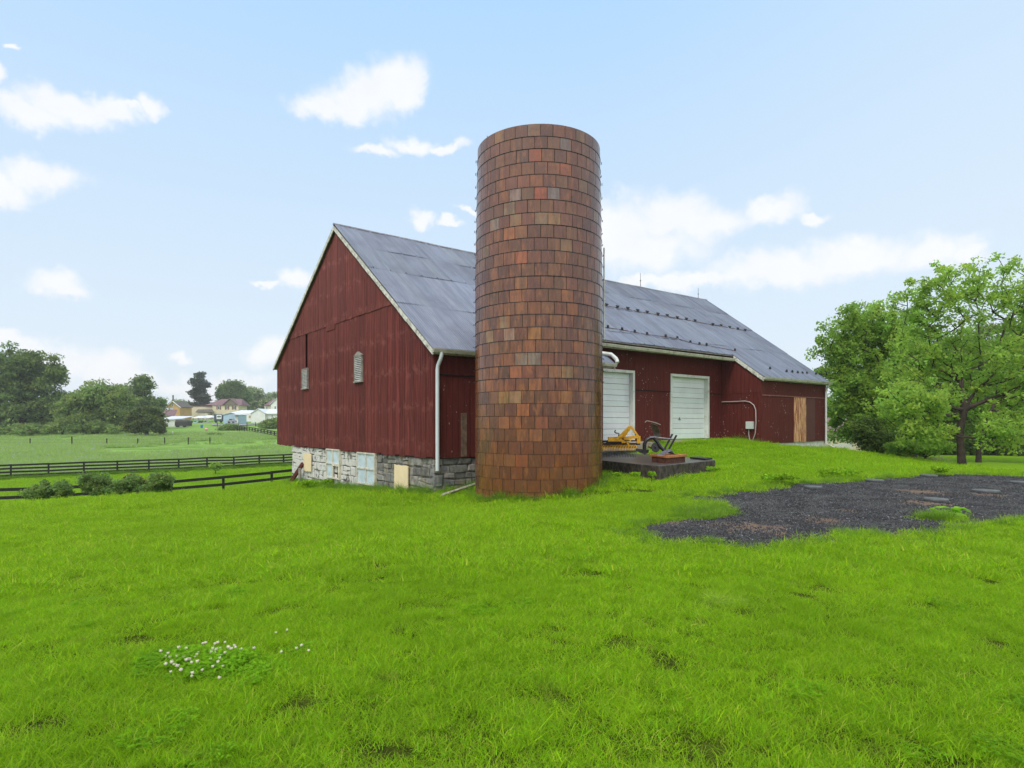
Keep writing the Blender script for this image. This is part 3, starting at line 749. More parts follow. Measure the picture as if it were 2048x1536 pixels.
mb = MB(); mb.prism([B(-.16, APV, APZ + .01), B(22.75, APV, APZ + .01), B(22.75, BKV + .25, wroof(BKV + .25) - .02), B(-.16, BKV + .25, wroof(BKV + .25) - .02)], (0, 0, -.08)); mb.build('roof', M['roof'], barn)
mb = MB()
for sgn in (0, 1):
    pass
N_ = 40; P1 = []
for i in range(N_ + 1):
    u = -.17 + 22.93 * i / N_; sg = -.05 * math.sin(math.pi * min(max(u / 22.7, 0), 1)); P1.append(B(u, APV, APZ + .045 + sg + random.uniform(-.006, .006)))
mb.tube(P1, .055, 8); mb.build('ridge_cap', M['iron2'], barn, smooth=True)
# rakes
random.seed(5)
def rake(mb, u, v0, v1, n=14, w=.17):
    for i in range(n):
        a = v0 + (v1 - v0) * i / n; b_ = v0 + (v1 - v0) * (i + 1) / n; j0, j1 = random.uniform(-.012, .012), random.uniform(-.012, .012)
        mb.prism([B(u, a, wroof(a) - .02), B(u, b_, wroof(b_) - .02), B(u, b_, wroof(b_) - w + j1), B(u, a, wroof(a) - w + j0)], Ldir * .03)
mb = MB(); rake(mb, -.165, -.2, APV); tag(mb.build('rake_board', M['peel'], barn), 'peeling white trim along the right gable edge')
mb = MB(); rake(mb, -.165, APV, BKV + .2); tag(mb.build('rake_board', M['peel'], barn), 'white trim along the left gable edge')
mb = MB(); rake(mb, 16.56, -.18, 1.3, 5, .2); tag(mb.build('rake_board', M['peel'], barn), 'peeling trim above the side wall of the right wing')
mb = MB(); rake(mb, 7.08, -.18, 1.3, 5, .2); mb.build('rake_board', M['white'], barn)
mb = MB()   # soffits under gable overhang
mb.prism([B(-.13, -.1, wf(-.1)), B(0, -.1, wf(-.1)), B(0, APV, wf(APV)), B(-.13, APV, wf(APV))], (0, 0, .02)); mb.build('soffit', M['greyw'], barn)
# gutters
def gutter(u0, u1, v, w, lab=None, drop=0):
    m = MB(); prof = [(0, 0), (.03, -.10), (.10, -.115), (.13, -.03), (.135, .0), (.122, .0), (.115, -.03), (.09, -.10), (.035, -.09), (.012, 0)]
    n = 10; R = []
    for i in range(n + 1):
        u = u0 + (u1 - u0) * i / n; R.append([B(u, v - a, w + b_ + drop * i / n + .004 * math.sin(i * 2.1)) for a, b_ in prof])
    k = len(prof); vs = [p for r in R for p in r]; fs = []
    for i in range(n):
        for j in range(k): fs.append((i*k+j, i*k+(j+1) % k, (i+1)*k+(j+1) % k, (i+1)*k+j))
    fs += [tuple(range(k))[::-1], tuple(n*k + j for j in range(k))]
    m.add(vs, fs); g_ = m.build('gutter', M['gutter'], barn)
    if lab: tag(g_, lab)
    m = MB(); bb(m, u0, u1, v, v + .03, w - .15, w + .0); m.build('fascia', M['gutter'], g_)
gutter(-.16, 7.1, -.16, EZ - .13); gutter(7.3, 16.75, 1.32, wroof(1.32) - .14, 'long dirty white gutter over the garage doors', -.03); gutter(16.56, 22.8, -.16, EZ - .13)
mb = MB(); mb.tube([B(.10, -.24, EZ - .24), B(.10, -.24, EZ - .32), B(.09, -.2, EZ - .42), B(.07, -.1, EZ - .58), B(.06, -.085, EZ - .7), B(.06, -.085, -1.32)], .055, 10)
tag(mb.build('downspout', M['spout'], barn, smooth=True), 'pale downspout at the near barn corner')
mb = MB(); mb.tube([B(22.5, -.24, EZ - .22), B(22.5, -.1, EZ - .5), B(22.5, -.08, EZ - .6), B(22.5, -.08, -1.0), B(22.75, -.35, -1.2)], .05, 8)
tag(mb.build('downspout', M['white'], barn, smooth=True), 'white downspout at the far right corner')
mb = MB(); mb.tube([B(6.9, .3, EZ + .27), B(7.15, .05, EZ + .22), B(7.22, -.12, EZ + .06), B(7.2, -.2, EZ - .08)], .07, 8); mb.build('gutter_elbow', M['white'], barn, smooth=True)
# garage doors
def gdoor(u0, u1, lab, handle=True):
    f = MB(); T = .11
    bb(f, u0, u0 + T, RV - .05, RV + .02, DB, DT); bb(f, u1 - T, u1, RV - .05, RV + .02, DB, DT); bb(f, u0 + T, u1 - T, RV - .052, RV + .02, DT - T, DT)
    bb(f, u0 + T - .03, u0 + T, RV + .02, RV + .22, DB, DT - T); bb(f, u1 - T, u1 - T + .03, RV + .02, RV + .22, DB, DT - T); bb(f, u0 + T, u1 - T, RV + .02, RV + .22, DT - T, DT - T + .03)
    n = 12; d = MB(); h = (DT - T - DB) / n
    for i in range(n):
        bb(d, u0 + T, u1 - T, RV + .15 + (.004 if i % 2 else 0), RV + .19, DB + i * h + (.012 if i % 2 == 0 else .004), DB + (i + 1) * h - .004, rc(.95, 1.03, .02))
    dd = d.build('garage_door', simple('white steel door', (.70, .75, .77), .45, .05, 1.5, useattr=True), barn, bevel=.004); tag(dd, lab)
    f.build('door_frame', M['white'], dd)
    b2 = MB(); bb(b2, u0 + T, u1 - T, RV + .192, RV + .2, DB, DT - T); b2.build('door_joint', M['greyw'], dd)
    if handle:
        q = MB(); hu, hv, hw = on_v(1359, 838.5, RV + .13); q.tube([B(hu - .08, RV + .13, hw), B(hu + .1, RV + .13, hw - .02)], .012, 6); q.tube([B(hu, RV + .15, hw), B(hu, RV + .12, hw), B(hu, RV + .12, hw + .09)], .012, 6); q.build('handle', M['iron'], dd)
gdoor(D1[0], D1[1], 'white panelled garage door partly hidden by the silo', False)
gdoor(D2[0], D2[1], 'white panelled garage door with a dark handle beside the right wing')
mb = MB(); mb.prism([B(12.3, RV, -.72), B(12.3, 1.2, -.74), B(16.3, .9, -.78), B(16.6, RV, -.72)], (0, 0, -.3)); tag(mb.build('concrete_apron', M['slab'], barn, bevel=.02), 'low concrete step in front of the right garage door')
mb = MB(); mb.prism([B(7.4, RV, -.73), B(7.4, 1.3, -.76), B(11, 1.3, -.76), B(11, RV, -.73)], (0, 0, -.3)); mb.build('concrete_apron', M['slab'], barn, bevel=.02)
# bare wood streak on the dark wall behind the silo
mb = MB(); a = on_v(921.5, 850, 0)[0]; b_ = on_v(933, 850, 0)[0]; bb(mb, a, b_, -.02, 0, BOT + .02, on_v(928, 826, 0)[2]); mb.build('bare_planks', simple('grey brown bare plank', (.17, .11, .075), .8, .4, 5, dirt=(.07, .02, .015)), barn)
# meter box and conduit on the wing side wall
def ou(px, py, u0=UR - .04): u, v_, w_ = on_u(px, py, u0); return v_, w_
va, wa = ou(1494, 843); vb, wb = ou(1508, 858)
mb = MB(); bb(mb, UR - .16, UR - .02, va, vb, wb, wa); bx = mb.build('meter_box', M['box'], barn, bevel=.012)
cpts = [(1444, 804), (1475, 803), (1490, 802), (1500, 804), (1508, 810), (1512, 820), (1512.5, 845), (1511, 866), (1507, 878), (1503, 884), (1499.5, 878), (1498, 868), (1498, 859)]
mb = MB(); mb.tube([B(UR - .06, *ou(*p)) for p in cpts], .022, 8); mb.build('conduit', M['conduit'], bx, smooth=True)
# lightning rods, snow guards
for (px, yb, yt) in ((1281, 576, 546), (1396.5, 600, 576)):
    d = ray(px, yb); u = None
    # ridge point with this image column
    t0 = (px - CX) / F; Pv = B(0, APV, 0); u = (t0 * Pv.y - Pv.x) / (Ldir.x - t0 * Ldir.y); q = B(u, APV, APZ)
    h = (HY - yt) / F * q.y - APZ
    mb = MB(); mb.tube([q, q + Vector((0, 0, h))], [.016, .008], 6); mb.tube([q + Vector((0, 0, h * .45)), q + Vector((0, 0, h * .5))], .035, 8); mb.build('lightning_rod', M['iron'], barn)
row1 = [(134,298),(222,313),(306,325),(386,343),(463,355),(550,370),(625,381),(706,398),(780,409),(850,423),(994,452),(1060,462),(1130,475),(1196,487),(1256,498)]
row2 = [(145,475),(260,493),(362,512),(462,530),(612,548),(706,562),(812,596),(885,610),(943,616),(1172,660),(1456,808),(1590,830),(1636,834),(1680,840),(1718,844),(1754,845),(1828,850),(1870,856)]
def c7(p): return 1180 + p[0] / 4.042, 540 + p[1] / 4.042
for i, p in enumerate(row1 + row2):
    u, v_, w_ = on_roof(*c7(p)); q = B(u, v_, wroof(v_) + .05); mb = MB(); n_ = Vector((0, 0, 1))
    wd = .11 if i < len(row1) else .055
    mb.obox(q + n_ * .07, Ldir * wd, Gdir * .012, n_ * .03); mb.obox(q + n_ * .02, Ldir * .02, Gdir * .05, n_ * .03)
    mb.build('snow_guard', M['iron'], barn)
for pts in (row1, row2[:10], [(1172 , 660), (1420, 655)]):
    q = [on_roof(*c7(p)) for p in ([(80, 290)] if pts is row1 else [(90, 466)] if len(pts) == 10 else []) + list(pts)]
    if len(q) < 3: continue
    mb = MB(); mb.tube([B(u, v_, wroof(v_) + .045) for u, v_, w_ in q], .012, 5); mb.build('lightning_cable', M['rust'], barn)

# ================================================================ SILO
random.seed(31)
SC = Vector((0.70, 16.10, -2.0)); SR = 1.665; SB, ST = -2.33, 7.13; CH = .3025; NT_ = 33
silo = thing('silo', 'tall round silo of glazed brown clay tiles in front of the barn', 'silo', tuple(SC))
def srad(z): return SR - .065 * min(1, max(0, (z - 3.8) / 3.4))
pal = [(.19,.066,.027),(.165,.058,.030),(.18,.056,.034),(.135,.048,.030),(.15,.058,.032),(.125,.044,.034),(.115,.044,.038),(.16,.066,.034),(.145,.052,.040),(.175,.074,.036),(.12,.050,.032),(.16,.052,.034),(.14,.050,.036),(.185,.085,.05)]
special = {}
def sp_at(px, py, col):
    t = (px - SC.x / SC.y * F - CX) ; # offset from axis in pixels
    ang = math.asin(max(-1, min(1, t / 126.0))); Yf = SC.y - SR * math.cos(ang); z = (HY - py) / F * Yf
    special[(round(z, 2), ang)] = col
OR = (.38,.085,.03); OR2 = (.27,.09,.03); GRY = (.22,.20,.19); TAN = (.24,.155,.085)
c5 = lambda x, y: (930 + x / 3.94, 230 + y / 3.94); c6 = lambda x, y: (930 + x / 3.84, 620 + y / 3.84)
for (x, y, c) in ((536,312,OR),(790,410,OR),(590,610,OR),(690,615,GRY),(430,1120,OR),(400,1430,OR2),(530,110,TAN),(525,510,OR2),(250,180,(.30,.15,.05)),(380,630,(.28,.2,.17)),(700,400,OR2),(590,815,TAN),(695,815,(.33,.18,.07)),(790,1430,OR2),(330,735,TAN),(215,870,(.25,.2,.17)),(790,230,(.19,.16,.15))):
    sp_at(*c5(x, y), c)
for (x, y, c) in ((520,195,(.32,.13,.03)),(280,110,TAN),(530,600,OR2),(360,500,(.36,.11,.04)),(520,1000,(.30,.11,.04)),(760,500,(.26,.16,.06)),(270,890,(.30,.11,.04)),(765,700,(.30,.12,.03)),(420,400,(.2,.15,.11)),(515,400,(.2,.15,.11)),(320,215,(.28,.16,.11)),(270,700,(.26,.15,.04))):
    sp_at(*c6(x, y), c)
V = []; Fc = []; C = []; CR_ = []
nc = int(round((ST - SB) / CH)); seg = 3
for r in range(nc):
    z0 = ST - (r + 1) * CH; z1 = ST - r * CH; zm = (z0 + z1) / 2
    joint = .009 + .004 * random.random()
    off = (r % 2) * .5 + random.uniform(-.12, .12)
    for k in range(NT_):
        a0 = (k + off) / NT_ * 2 * math.pi; a1 = a0 + 2 * math.pi / NT_; am = (a0 + a1) / 2
        # angle measured from the side facing the camera (-Y), positive to +X
        col = random.choice(pal); kk = random.uniform(.66, 1.26); rr_ = random.random()
        if rr_ < .012: col = OR2
        elif rr_ < .04: col = (.21, .13, .08)
        col = (col[0] * kk * 1.08, col[1] * kk, col[2] * kk * .72)
        for (sz, sa), scol in special.items():
            da = (am - sa + math.pi) % (2 * math.pi) - math.pi
            if abs(da) < math.pi / NT_ and abs(sz - zm) < CH / 2: col = scol
        ja = joint / SR / 2 + random.uniform(0, .0015); jz = joint / 2; proud = random.uniform(0, .006)
        b0 = len(V); cols_ = []
        for (rad, e) in ((-.014, 0), (-.001 + proud * .5, 0), (proud * .5, .001)):
            for iz, z in enumerate((z0 + jz + e, z1 - jz - e)):
                for s in range(seg + 1):
                    a = a0 + ja + e / SR + (a1 - a0 - 2 * ja - 2 * e / SR) * s / seg
                    R_ = srad(zm) + rad; V.append((SC.x + R_ * math.sin(a), SC.y - R_ * math.cos(a), z))
        n = seg + 1
        for lvl in range(2):
            A = b0 + lvl * 2 * n; Bq = A + 2 * n
            for s in range(seg):
                Fc.append((A + s, A + s + 1, Bq + s + 1, Bq + s)); Fc.append((A + n + s + 1, A + n + s, Bq + n + s, Bq + n + s + 1))
            Fc.append((A + n, A, Bq, Bq + n)); Fc.append((A + seg, A + n + seg, Bq + n + seg, Bq + seg))
            C += [col] * (2 * seg + 2)
        A = b0 + 4 * n
        for s in range(seg): Fc.append((A + s, A + s + 1, A + n + s + 1, A + n + s)); C.append(col)
o = np_mesh('tile_wall', np.array(V), np.array(Fc), M['tile'], silo, np.array(C), smooth=False)
mb = MB(); n = 96; prof = [(SR - .011, SB - .9), (SR - .011, 3.8), (SR - .011 - .065, ST - .004), (SR - .19, ST - .004), (SR - .15, SB)]
vs = []; fs = []
for (r_, z) in prof:
    for k in range(n): vs.append((SC.x + r_ * math.cos(2*math.pi*k/n), SC.y + r_ * math.sin(2*math.pi*k/n), z))
for i in range(len(prof) - 1):
    for k in range(n): fs.append((i*n+k, i*n+(k+1)%n, (i+1)*n+(k+1)%n, (i+1)*n+k))
mb.add(vs, fs); mb.build('mortar_core', M['mortar2'], silo, smooth=True)
for r in range(0, 20):
    z = ST - (r + 1) * CH
    mb = MB(); R_ = srad(z) + .007 + .004 * random.random(); N_ = 72; tilt = random.uniform(-.012, .012)
    mb.tube([(SC.x + R_ * math.cos(2*math.pi*k/N_), SC.y + R_ * math.sin(2*math.pi*k/N_), z + tilt * math.cos(2*math.pi*k/N_ + r)) for k in range(N_ + 1)], .0055, 5, cap=False)
    hp = mb.build('hoop', M['iron'], silo)
    # turnbuckle lugs at both sides
    for s_ in (-1, 1):
        mb = MB(); a = s_ * (1.52 + random.uniform(-.08, .08)); q = Vector((SC.x + (R_ + .03) * math.sin(a), SC.y - (R_ + .03) * math.cos(a), z)); t_ = Vector((math.cos(a), math.sin(a), 0))
        mb.bar(q - t_ * .06, q + t_ * .06, .016, .02); mb.build('hoop_lug', M['iron'], hp)
mb = MB(); a = 1.50; q = lambda z: (SC.x + (SR + .05) * math.sin(a), SC.y - (SR + .05) * math.cos(a), z)
mb.tube([q(2.2), q(4.6)], .02, 8); tag(mb.build('pipe', M['white'], silo, smooth=True), 'thin white pipe up the right side')
for s_ in (-1, 1):
    mb = MB(); a = s_ * 1.02; p0 = Vector((SC.x + 1.5 * math.sin(a), SC.y - 1.5 * math.cos(a), ST - .03)); mb.tube([p0, p0 + Vector((-.02, 0, .07)), p0 + Vector((-.05, 0, .12))], .008, 5); mb.build('top_hook', M['iron'], silo)

# ================================================================ PLATFORM and implements
PF = [(4.1, 17.0), (6.57, 19.7), (5.0, 24.6), (1.7, 22.0)]; PT = -1.18
mb = MB(); mb.prism([(x, y, PT) for x, y in PF], (0, 0, -1.1))
plat = mb.build('concrete_platform', M['conc'], None, bevel=.03, origin=(4.3, 20.6, -1.6))
tag(plat, 'low mossy dark concrete platform beside the silo holding old farm implements', 'platform')
# yellow landscape rake
rk = thing('landscape_rake', 'yellow tractor landscape rake with curved tines at the left of the platform', 'farm implement', (3.7, 21.2, PT))
Yr = 21.0
def R3(px, py, dy=0): return at(px, py, Yr + dy)
mb = MB(); mb.bar(R3(1186, 892, .25), R3(1272, 894, -.15), .07, .07); mb.build('tine_bar', M['iron'], rk)
for i in range(26):
    f_ = i / 25; px = 1190 + 80 * f_; dy = .22 - .35 * f_; m = MB()
    pts = [R3(px - 2, 892, dy), R3(px + 1, 890, dy - .12), R3(px + 3, 894, dy - .25), R3(px + 3.5, 901, dy - .30), R3(px + 1.5, 908, dy - .28), R3(px, 914.5, dy - .2)]
    m.tube(pts[:4], .013, 5); tn = m.build('tine', M['yellow'], rk, smooth=True)
    m = MB(); m.tube(pts[3:], .0125, 5); m.build('tine_tip', M['iron2'], tn, smooth=True)
def bars(name, mt, parent, segs, w=.06, h=.06, dys=(0, 0), fn=R3):
    m = MB()
    for s_ in segs: m.bar(fn(s_[0], s_[1], s_[4] if len(s_) > 4 else 0), fn(s_[2], s_[3], s_[5] if len(s_) > 5 else 0), w, h)
    return m.build(name, mt, parent, bevel=.006)
bars('a_frame', M['yellow'], rk, [(1262, 853, 1240, 876, .1, .0), (1259, 853, 1233, 879, -.25, -.2), (1262, 853, 1277, 874, .1, .15), (1262, 853, 1248, 874, -.1, -.1)], .05, .07)
bars('yellow_frame', M['yellow'], rk, [(1216, 880, 1244, 880, -.1, -.1), (1216, 877, 1244, 876, .15, .15), (1242, 878, 1277, 873, 0, 0), (1277, 872, 1277, 887, 0, 0), (1243, 872, 1246, 886, 0, 0)], .12, .10)
bars('headstock_plate', M['yellow'], rk, [(1248, 885, 1262, 882, -.2, -.2), (1252, 882, 1258, 891, -.2, -.2)], .05, .05)
bars('lower_beam', M['iron'], rk, [(1212, 884, 1258, 886, 0, 0), (1205, 888, 1280, 888, .3, .3)], .10, .07)
m = MB(); m.tube([R3(1237, 873), R3(1238, 867), R3(1232, 866), R3(1229, 864)], .025, 6); m.tube([R3(1229, 864), R3(1231, 860)], .02, 6); m.build('crank', M['iron'], rk, smooth=True)
bars('support_foot', M['rust'], rk, [(1217, 885, 1217, 891)], .08, .08)
bars('support_foot', M['rust'], rk, [(1238, 886, 1238, 891)], .08, .08)
# orange frame (pallet) with blackened base
e1 = Vector((2.47, 2.7, 0)).normalized(); e2 = Vector((-1.57, 4.9, 0)).normalized()
pc = at(1337, 916, 18.75); pc.z = PT
pal_ = thing('steel_skid', 'rusty orange steel skid lying on the front of the concrete platform', 'skid', tuple(pc))
mb = MB(); hx, hy = e1 * .62, e2 * .42
mb.obox(pc + Vector((0, 0, .08)), hx * .97, hy * .96, Vector((0, 0, .08))); mb.build('skid_base', M['rust'], pal_)
for s_ in (-1, 1):
    mb = MB(); mb.bar(pc + hy * s_ - hx + Vector((0, 0, .20)), pc + hy * s_ + hx + Vector((0, 0, .20)), .10, .07); mb.build('rail', M['orange'], pal_, bevel=.01)
    mb = MB(); mb.bar(pc + hx * s_ * .9 - hy * .88 + Vector((0, 0, .195)), pc + hx * s_ * .9 + hy * .88 + Vector((0, 0, .195)), .12, .06); mb.build('crossbar', M['orange'], pal_, bevel=.01)
mb = MB(); mb.obox(pc + Vector((0, 0, .175)), hx * .8, hy * .85, Vector((0, 0, .012))); mb.build('deck', M['iron'], pal_)
# plow
Yp = 18.75
def P3(px, py, dy=0): return at(px, py, Yp + dy)
pl = thing('moldboard_plow', 'black iron plow with two upright handles lying on the orange skid', 'farm implement', (4.75, 18.75, PT + .22))
m = MB(); m.tube([P3(1289, 900), P3(1289, 888), P3(1293, 880), P3(1300, 875.5), P3(1307, 876), P3(1313, 882), P3(1320, 893), P3(1328, 901), P3(1345, 905)], [.06, .06, .055, .05, .05, .055, .06, .055, .05], 8); m.build('beam', M['iron'], pl, smooth=True)
m = MB(); m.tube([P3(1300, 874.5, -.05), P3(1310, 874, -.05), P3(1325, 876, -.1), P3(1344, 878, -.1)], .018, 6); m.build('brace_rod', M['iron2'], pl, smooth=True)
for dx, dy in ((0, 0), (9, .1)):
    m = MB(); m.bar(P3(1327 + dx, 902, dy), P3(1345 + dx * .9, 868 + dx * .25, dy), .035, .055); m.build('handle', M['iron'], pl, bevel=.006)
m = MB(); c = P3(1311, 895, -.05); ax = Vector((.35, -.9, .1)).normalized(); a1_ = ax.cross(Vector((0, 0, 1))).normalized(); b1_ = ax.cross(a1_)
ring = lambda r_, o_: [c + ax * o_ + (a1_ * math.cos(2*math.pi*k/24) + b1_ * math.sin(2*math.pi*k/24)) * r_ for k in range(24)]
m.prism([p - ax * .008 for p in ring(.15, 0)], ax * .016); m.tube([c - ax * .05, c + ax * .06], .035, 8); m.build('coulter_disc', M['iron'], pl)
def sheet(name, px_pts, mt, dys, th=.02):
    m = MB(); n = len(px_pts); P = [P3(*p, d_) for p, d_ in zip(px_pts, dys)]; Q = [p + Vector((.01, th, .01)) for p in P]
    m.add(P + Q, [tuple(range(n)), tuple(range(2*n-1, n-1, -1))] + [(i, n + i, n + (i + 1) % n, (i + 1) % n) for i in range(n)]); return m.build(name, mt, pl)
sheet('moldboard', [(1271, 897), (1284, 899), (1298, 900), (1297, 905), (1290, 909.5), (1279, 905), (1271, 901)], M['iron'], [-.15, -.1, 0, 0, -.05, -.12, -.15], .06)
sheet('share', [(1313, 910), (1336, 898), (1344, 901), (1323, 912.5)], simple('dull grey share', (.10, .10, .12), .5, .3, 8), [-.35, -.1, -.1, -.35], .02)
sheet('landside', [(1336, 902), (1346, 905), (1350, 909), (1343, 908)], M['iron'], [.05, .05, .05, .05], .04)
m = MB(); m.tube([P3(1296, 893), P3(1303, 896), P3(1311, 895)], .03, 6); m.build('hub_arm', M['rust'], pl, smooth=True)
m = MB(); m.tube([P3(1320, 888), P3(1328, 897), P3(1334, 903)], .014, 6); m.build('brace_rod', M['iron2'], pl, smooth=True)
# black plate near the right corner
q = at(1402, 917.5, 20.2); q.z = PT
mb = MB(); mb.obox(q + Vector((0, 0, .035)), e1 * .28 , e2 * .42, Vector((0, 0, .025)))
tag(mb.build('iron_plate', M['iron'], None, bevel=.01, origin=tuple(q)), 'flat black plate lying at the right end of the concrete platform', 'plate')
# old sickle hay machine leaning near the wall
M['rackm'] = simple('grey brown rusted rods', (.11, .085, .07), .7, .4, 9)
hm = thing('hay_tine_rack', 'rusty bundle of curved hay tines standing against the red wall between the garage doors', 'farm implement', tuple(at(1318, 876, 24.6)))
for i in range(9):
    m = MB(); o_ = i * 1.6; m.tube([at(1310 + o_, 878, 24.6), at(1307 + o_ * .95, 866, 24.6 + .03 * i), at(1305 + o_ * .85, 856, 24.5), at(1304 + o_ * .9 - 2, 847 + i * .4, 24.4)], .018, 5); m.build('tine', M['rackm'], hm, smooth=True)
m = MB(); m.tube([at(1290, 844.5, 24.3), at(1294, 841.5, 24.3), at(1303, 843.5, 24.3), at(1312, 846, 24.3), at(1321, 849.5, 24.3)], .02, 6); m.build('top_rod', M['greyw'], hm, smooth=True)
m = MB(); m.tube([at(1302, 872, 24.5), at(1328, 870, 24.7)], .02, 6); m.tube([at(1305, 860, 24.5), at(1322, 858, 24.6)], .014, 6); m.build('cross_rod', M['rust'], hm, smooth=True)

# leaning post, plank debris
def gz(P): return Vector((P.x, P.y, tz(P.x, P.y)))
pb = on_ground(596, 964); _, v_, _ = on_u(606, 927, -.05)
top = B(-.07, *on_u(606, 927, -.07)[1:]); base = B(-.45, on_u(594, 960, -.07)[1] + .0, 0); base.z = tz(base.x, base.y) - .1
mb = MB(); mb.bar(base, top, .10, .14); tag(mb.build('leaning_board', simple('red painted board', (.10, .025, .02), .8, .2), None, origin=tuple(base)), 'short dark red board leaning on the whitewashed stone wall', 'board')
b2 = B(-.25, on_u(607, 960, -.1)[1], 0); b2.z = tz(b2.x, b2.y) - .1; t2 = Vector((b2.x, b2.y, on_u(607, 936, -.1)[2]))
mb = MB(); mb.bar(b2, t2, .09, .12); tag(mb.build('short_post', M['greyw'], None, origin=tuple(b2)), 'short grey post standing beside the leaning red board', 'post')
q0 = on_ground(882, 996); q1 = B(1.4, -.25, -1.72)
mb = MB(); mb.bar(q0 + Vector((0, 0, .05)), q1, .05, .16, up=(0, -1, .4)); tag(mb.build('loose_plank', M['plank'], None, origin=tuple(q0)), 'whitewashed loose plank lying at the barn corner beside the silo', 'plank')

# ================================================================ lids on the gravel
LIDS = [(1626, 979, 17, 'small flat lid at the left end of the gravel'), (1749, 965, 17, 'low lid on the rear gravel edge, left of the middle'), (1858, 955, 15, 'thin lid at the rear gravel edge nearest the big tree'),
        (1872, 1005, 21.5, 'thick round lid nearest the camera on the gravel'), (1972, 987, 23, 'grey lid with a grass tuft before it on the right gravel'), (2044, 969, 20, 'lid cut by the right picture edge')]
for px, py, rx, lab in LIDS:
    p = on_ground(px, py); R_ = rx / F * p.y; z = tz(p.x, p.y) + .02; mb = MB()
    mb.lathe((p.x, p.y, z), [(R_ * .9, -.05), (R_ * .92, .02), (R_, .025), (R_ * 1.0, .055), (R_ * .97, .065), (R_ * .3, .07), (R_ * .28, .068)], 20)
    tag(mb.build('access_lid', M['lid'], None, origin=(p.x, p.y, z)), lab, 'lid', 'round concrete access lids on the gravel')
#@@PART2@@
# ================================================================ FENCES
random.seed(77)
def plank_fence(a, b, spacing, hgt, rails, lab, start=0.0, ztop=None, rw=.15, pw=.13, cat='fence', name='plank_fence', rise=0.0):
    a = Vector((a[0], a[1], 0)); b = Vector((b[0], b[1], 0)); L = (b - a).length; d = (b - a).normalized(); n = int((L - start) / spacing)
    r = thing(name, lab, cat, (a.x, a.y, tz(a.x, a.y)))
    P = []
    for i in range(n + 1):
        p = a + d * (start + i * spacing); zt = tz(p.x, p.y) + hgt + rise * max(0, min(1, (start + i * spacing - 9.76) / 11.9)) + random.uniform(-.02, .02); P.append((p, zt))
        m = MB(); m.bar(Vector((p.x, p.y, zt - hgt - .3)), Vector((p.x, p.y, zt)), pw, pw, up=(d.x, d.y, 0)); m.build('post', M['black'], r)
    side = Vector((d.y, -d.x, 0)) * (pw / 2 + .02)
    for i in range(n):
        for k in range(rails):
            f = 1 - .06 - k * (.86 / rails) ; p0, z0 = P[i]; p1, z1 = P[i + 1]; m = MB()
            j = random.uniform(-.012, .012)
            m.bar(Vector((p0.x, p0.y, z0 - hgt * (1 - f) + j)) + side, Vector((p1.x, p1.y, z1 - hgt * (1 - f) - j)) + side, .035, rw); m.build('rail', M['black'], r)
    return r
d_ = Vector((17.0, 13.9, 0)).normalized(); a_ = Vector((-40.9, 49.6, 0))
s0 = a_ - d_ * 2.44 * 5; s1_ = a_ + d_ * 2.44 * 16
plank_fence(s0, s1_, 2.44, 1.30, 4, 'long black four-rail plank fence along the meadow, the farther of the two on the left', start=.12)
d2 = Vector((10.5, 5.5, 0)).normalized(); pA = Vector((-23.9, 28.5, 0))
plank_fence(pA - d2 * 9.76, pA + d2 * 2.44 * 9, 2.44, 1.30, 3, 'black plank fence just behind the rose bushes, half hidden by the lawn crest', start=2.1, rise=.30)
q0 = at(470, 862, 150); q1 = at(560, 872, 120)
plank_fence((q0.x, q0.y), (q1.x + 6, q1.y - 12), 2.9, 1.25, 3, 'distant black plank fence running down to the barn corner', rw=.17, pw=.2)
wf_ = thing('wire_fence', 'thin wire fence on slender dark posts across the far meadow', 'fence', tuple(on_ground(213, 890)))
prev = None
for px in (-40, 60, 144, 213.5, 275, 329.5, 376.5, 420):
    p = on_ground(px, 891.5 if px < 300 else 889); h = 1.15 if px != 144 else 1.45
    m = MB(); m.tube([p - Vector((0, 0, .2)), p + Vector((random.uniform(-.05, .05), 0, h))], .10, 6); m.build('post', M['bark'], wf_)
    if prev is not None:
        m = MB()
        for hh in (.55, .95): m.tube([prev + Vector((0, 0, hh)), p + Vector((0, 0, hh))], .008, 4)
        m.build('wire', M['iron'], wf_)
    prev = p

# ================================================================ TREES
def leaf_mesh(name, C, per, rc, size, m, parent, seed, flat=.6, up=.5, cvar=.25):
    r = np.random.default_rng(seed); n = len(C); N = n * per
    cen = np.repeat(C, per, 0); rcs = np.repeat(rc * r.uniform(.6, 1.35, n), per)
    g_ = r.standard_normal((N, 3)); g_ /= np.linalg.norm(g_, axis=1)[:, None]; g_ *= (r.uniform(0, 1, N) ** .5)[:, None]
    cen = cen + g_ * rcs[:, None] * np.array([1, 1, flat])
    nrm = r.standard_normal((N, 3)) + np.array([0, 0, up * 1.6]); nrm /= np.linalg.norm(nrm, axis=1)[:, None]
    t = r.standard_normal((N, 3)); t -= nrm * (t * nrm).sum(1)[:, None]; t /= np.linalg.norm(t, axis=1)[:, None]; b = np.cross(nrm, t)
    s = size * r.uniform(.6, 1.3, N)[:, None]
    V = np.stack([cen - t * s * .5, cen + b * s * .28, cen + t * s * .5, cen - b * s * .28], 1).reshape(-1, 3)
    Fq = np.arange(N * 4).reshape(N, 4)
    kc = np.repeat(r.uniform(1 - cvar, 1 + cvar, n), per) * r.uniform(.72, 1.28, N)
    hue = np.repeat(r.uniform(-.14, .14, n), per)
    cols = np.stack([kc * (1 + hue), kc, kc * (1 - hue)], 1)
    return np_mesh(name, V, Fq, m, parent, cols)
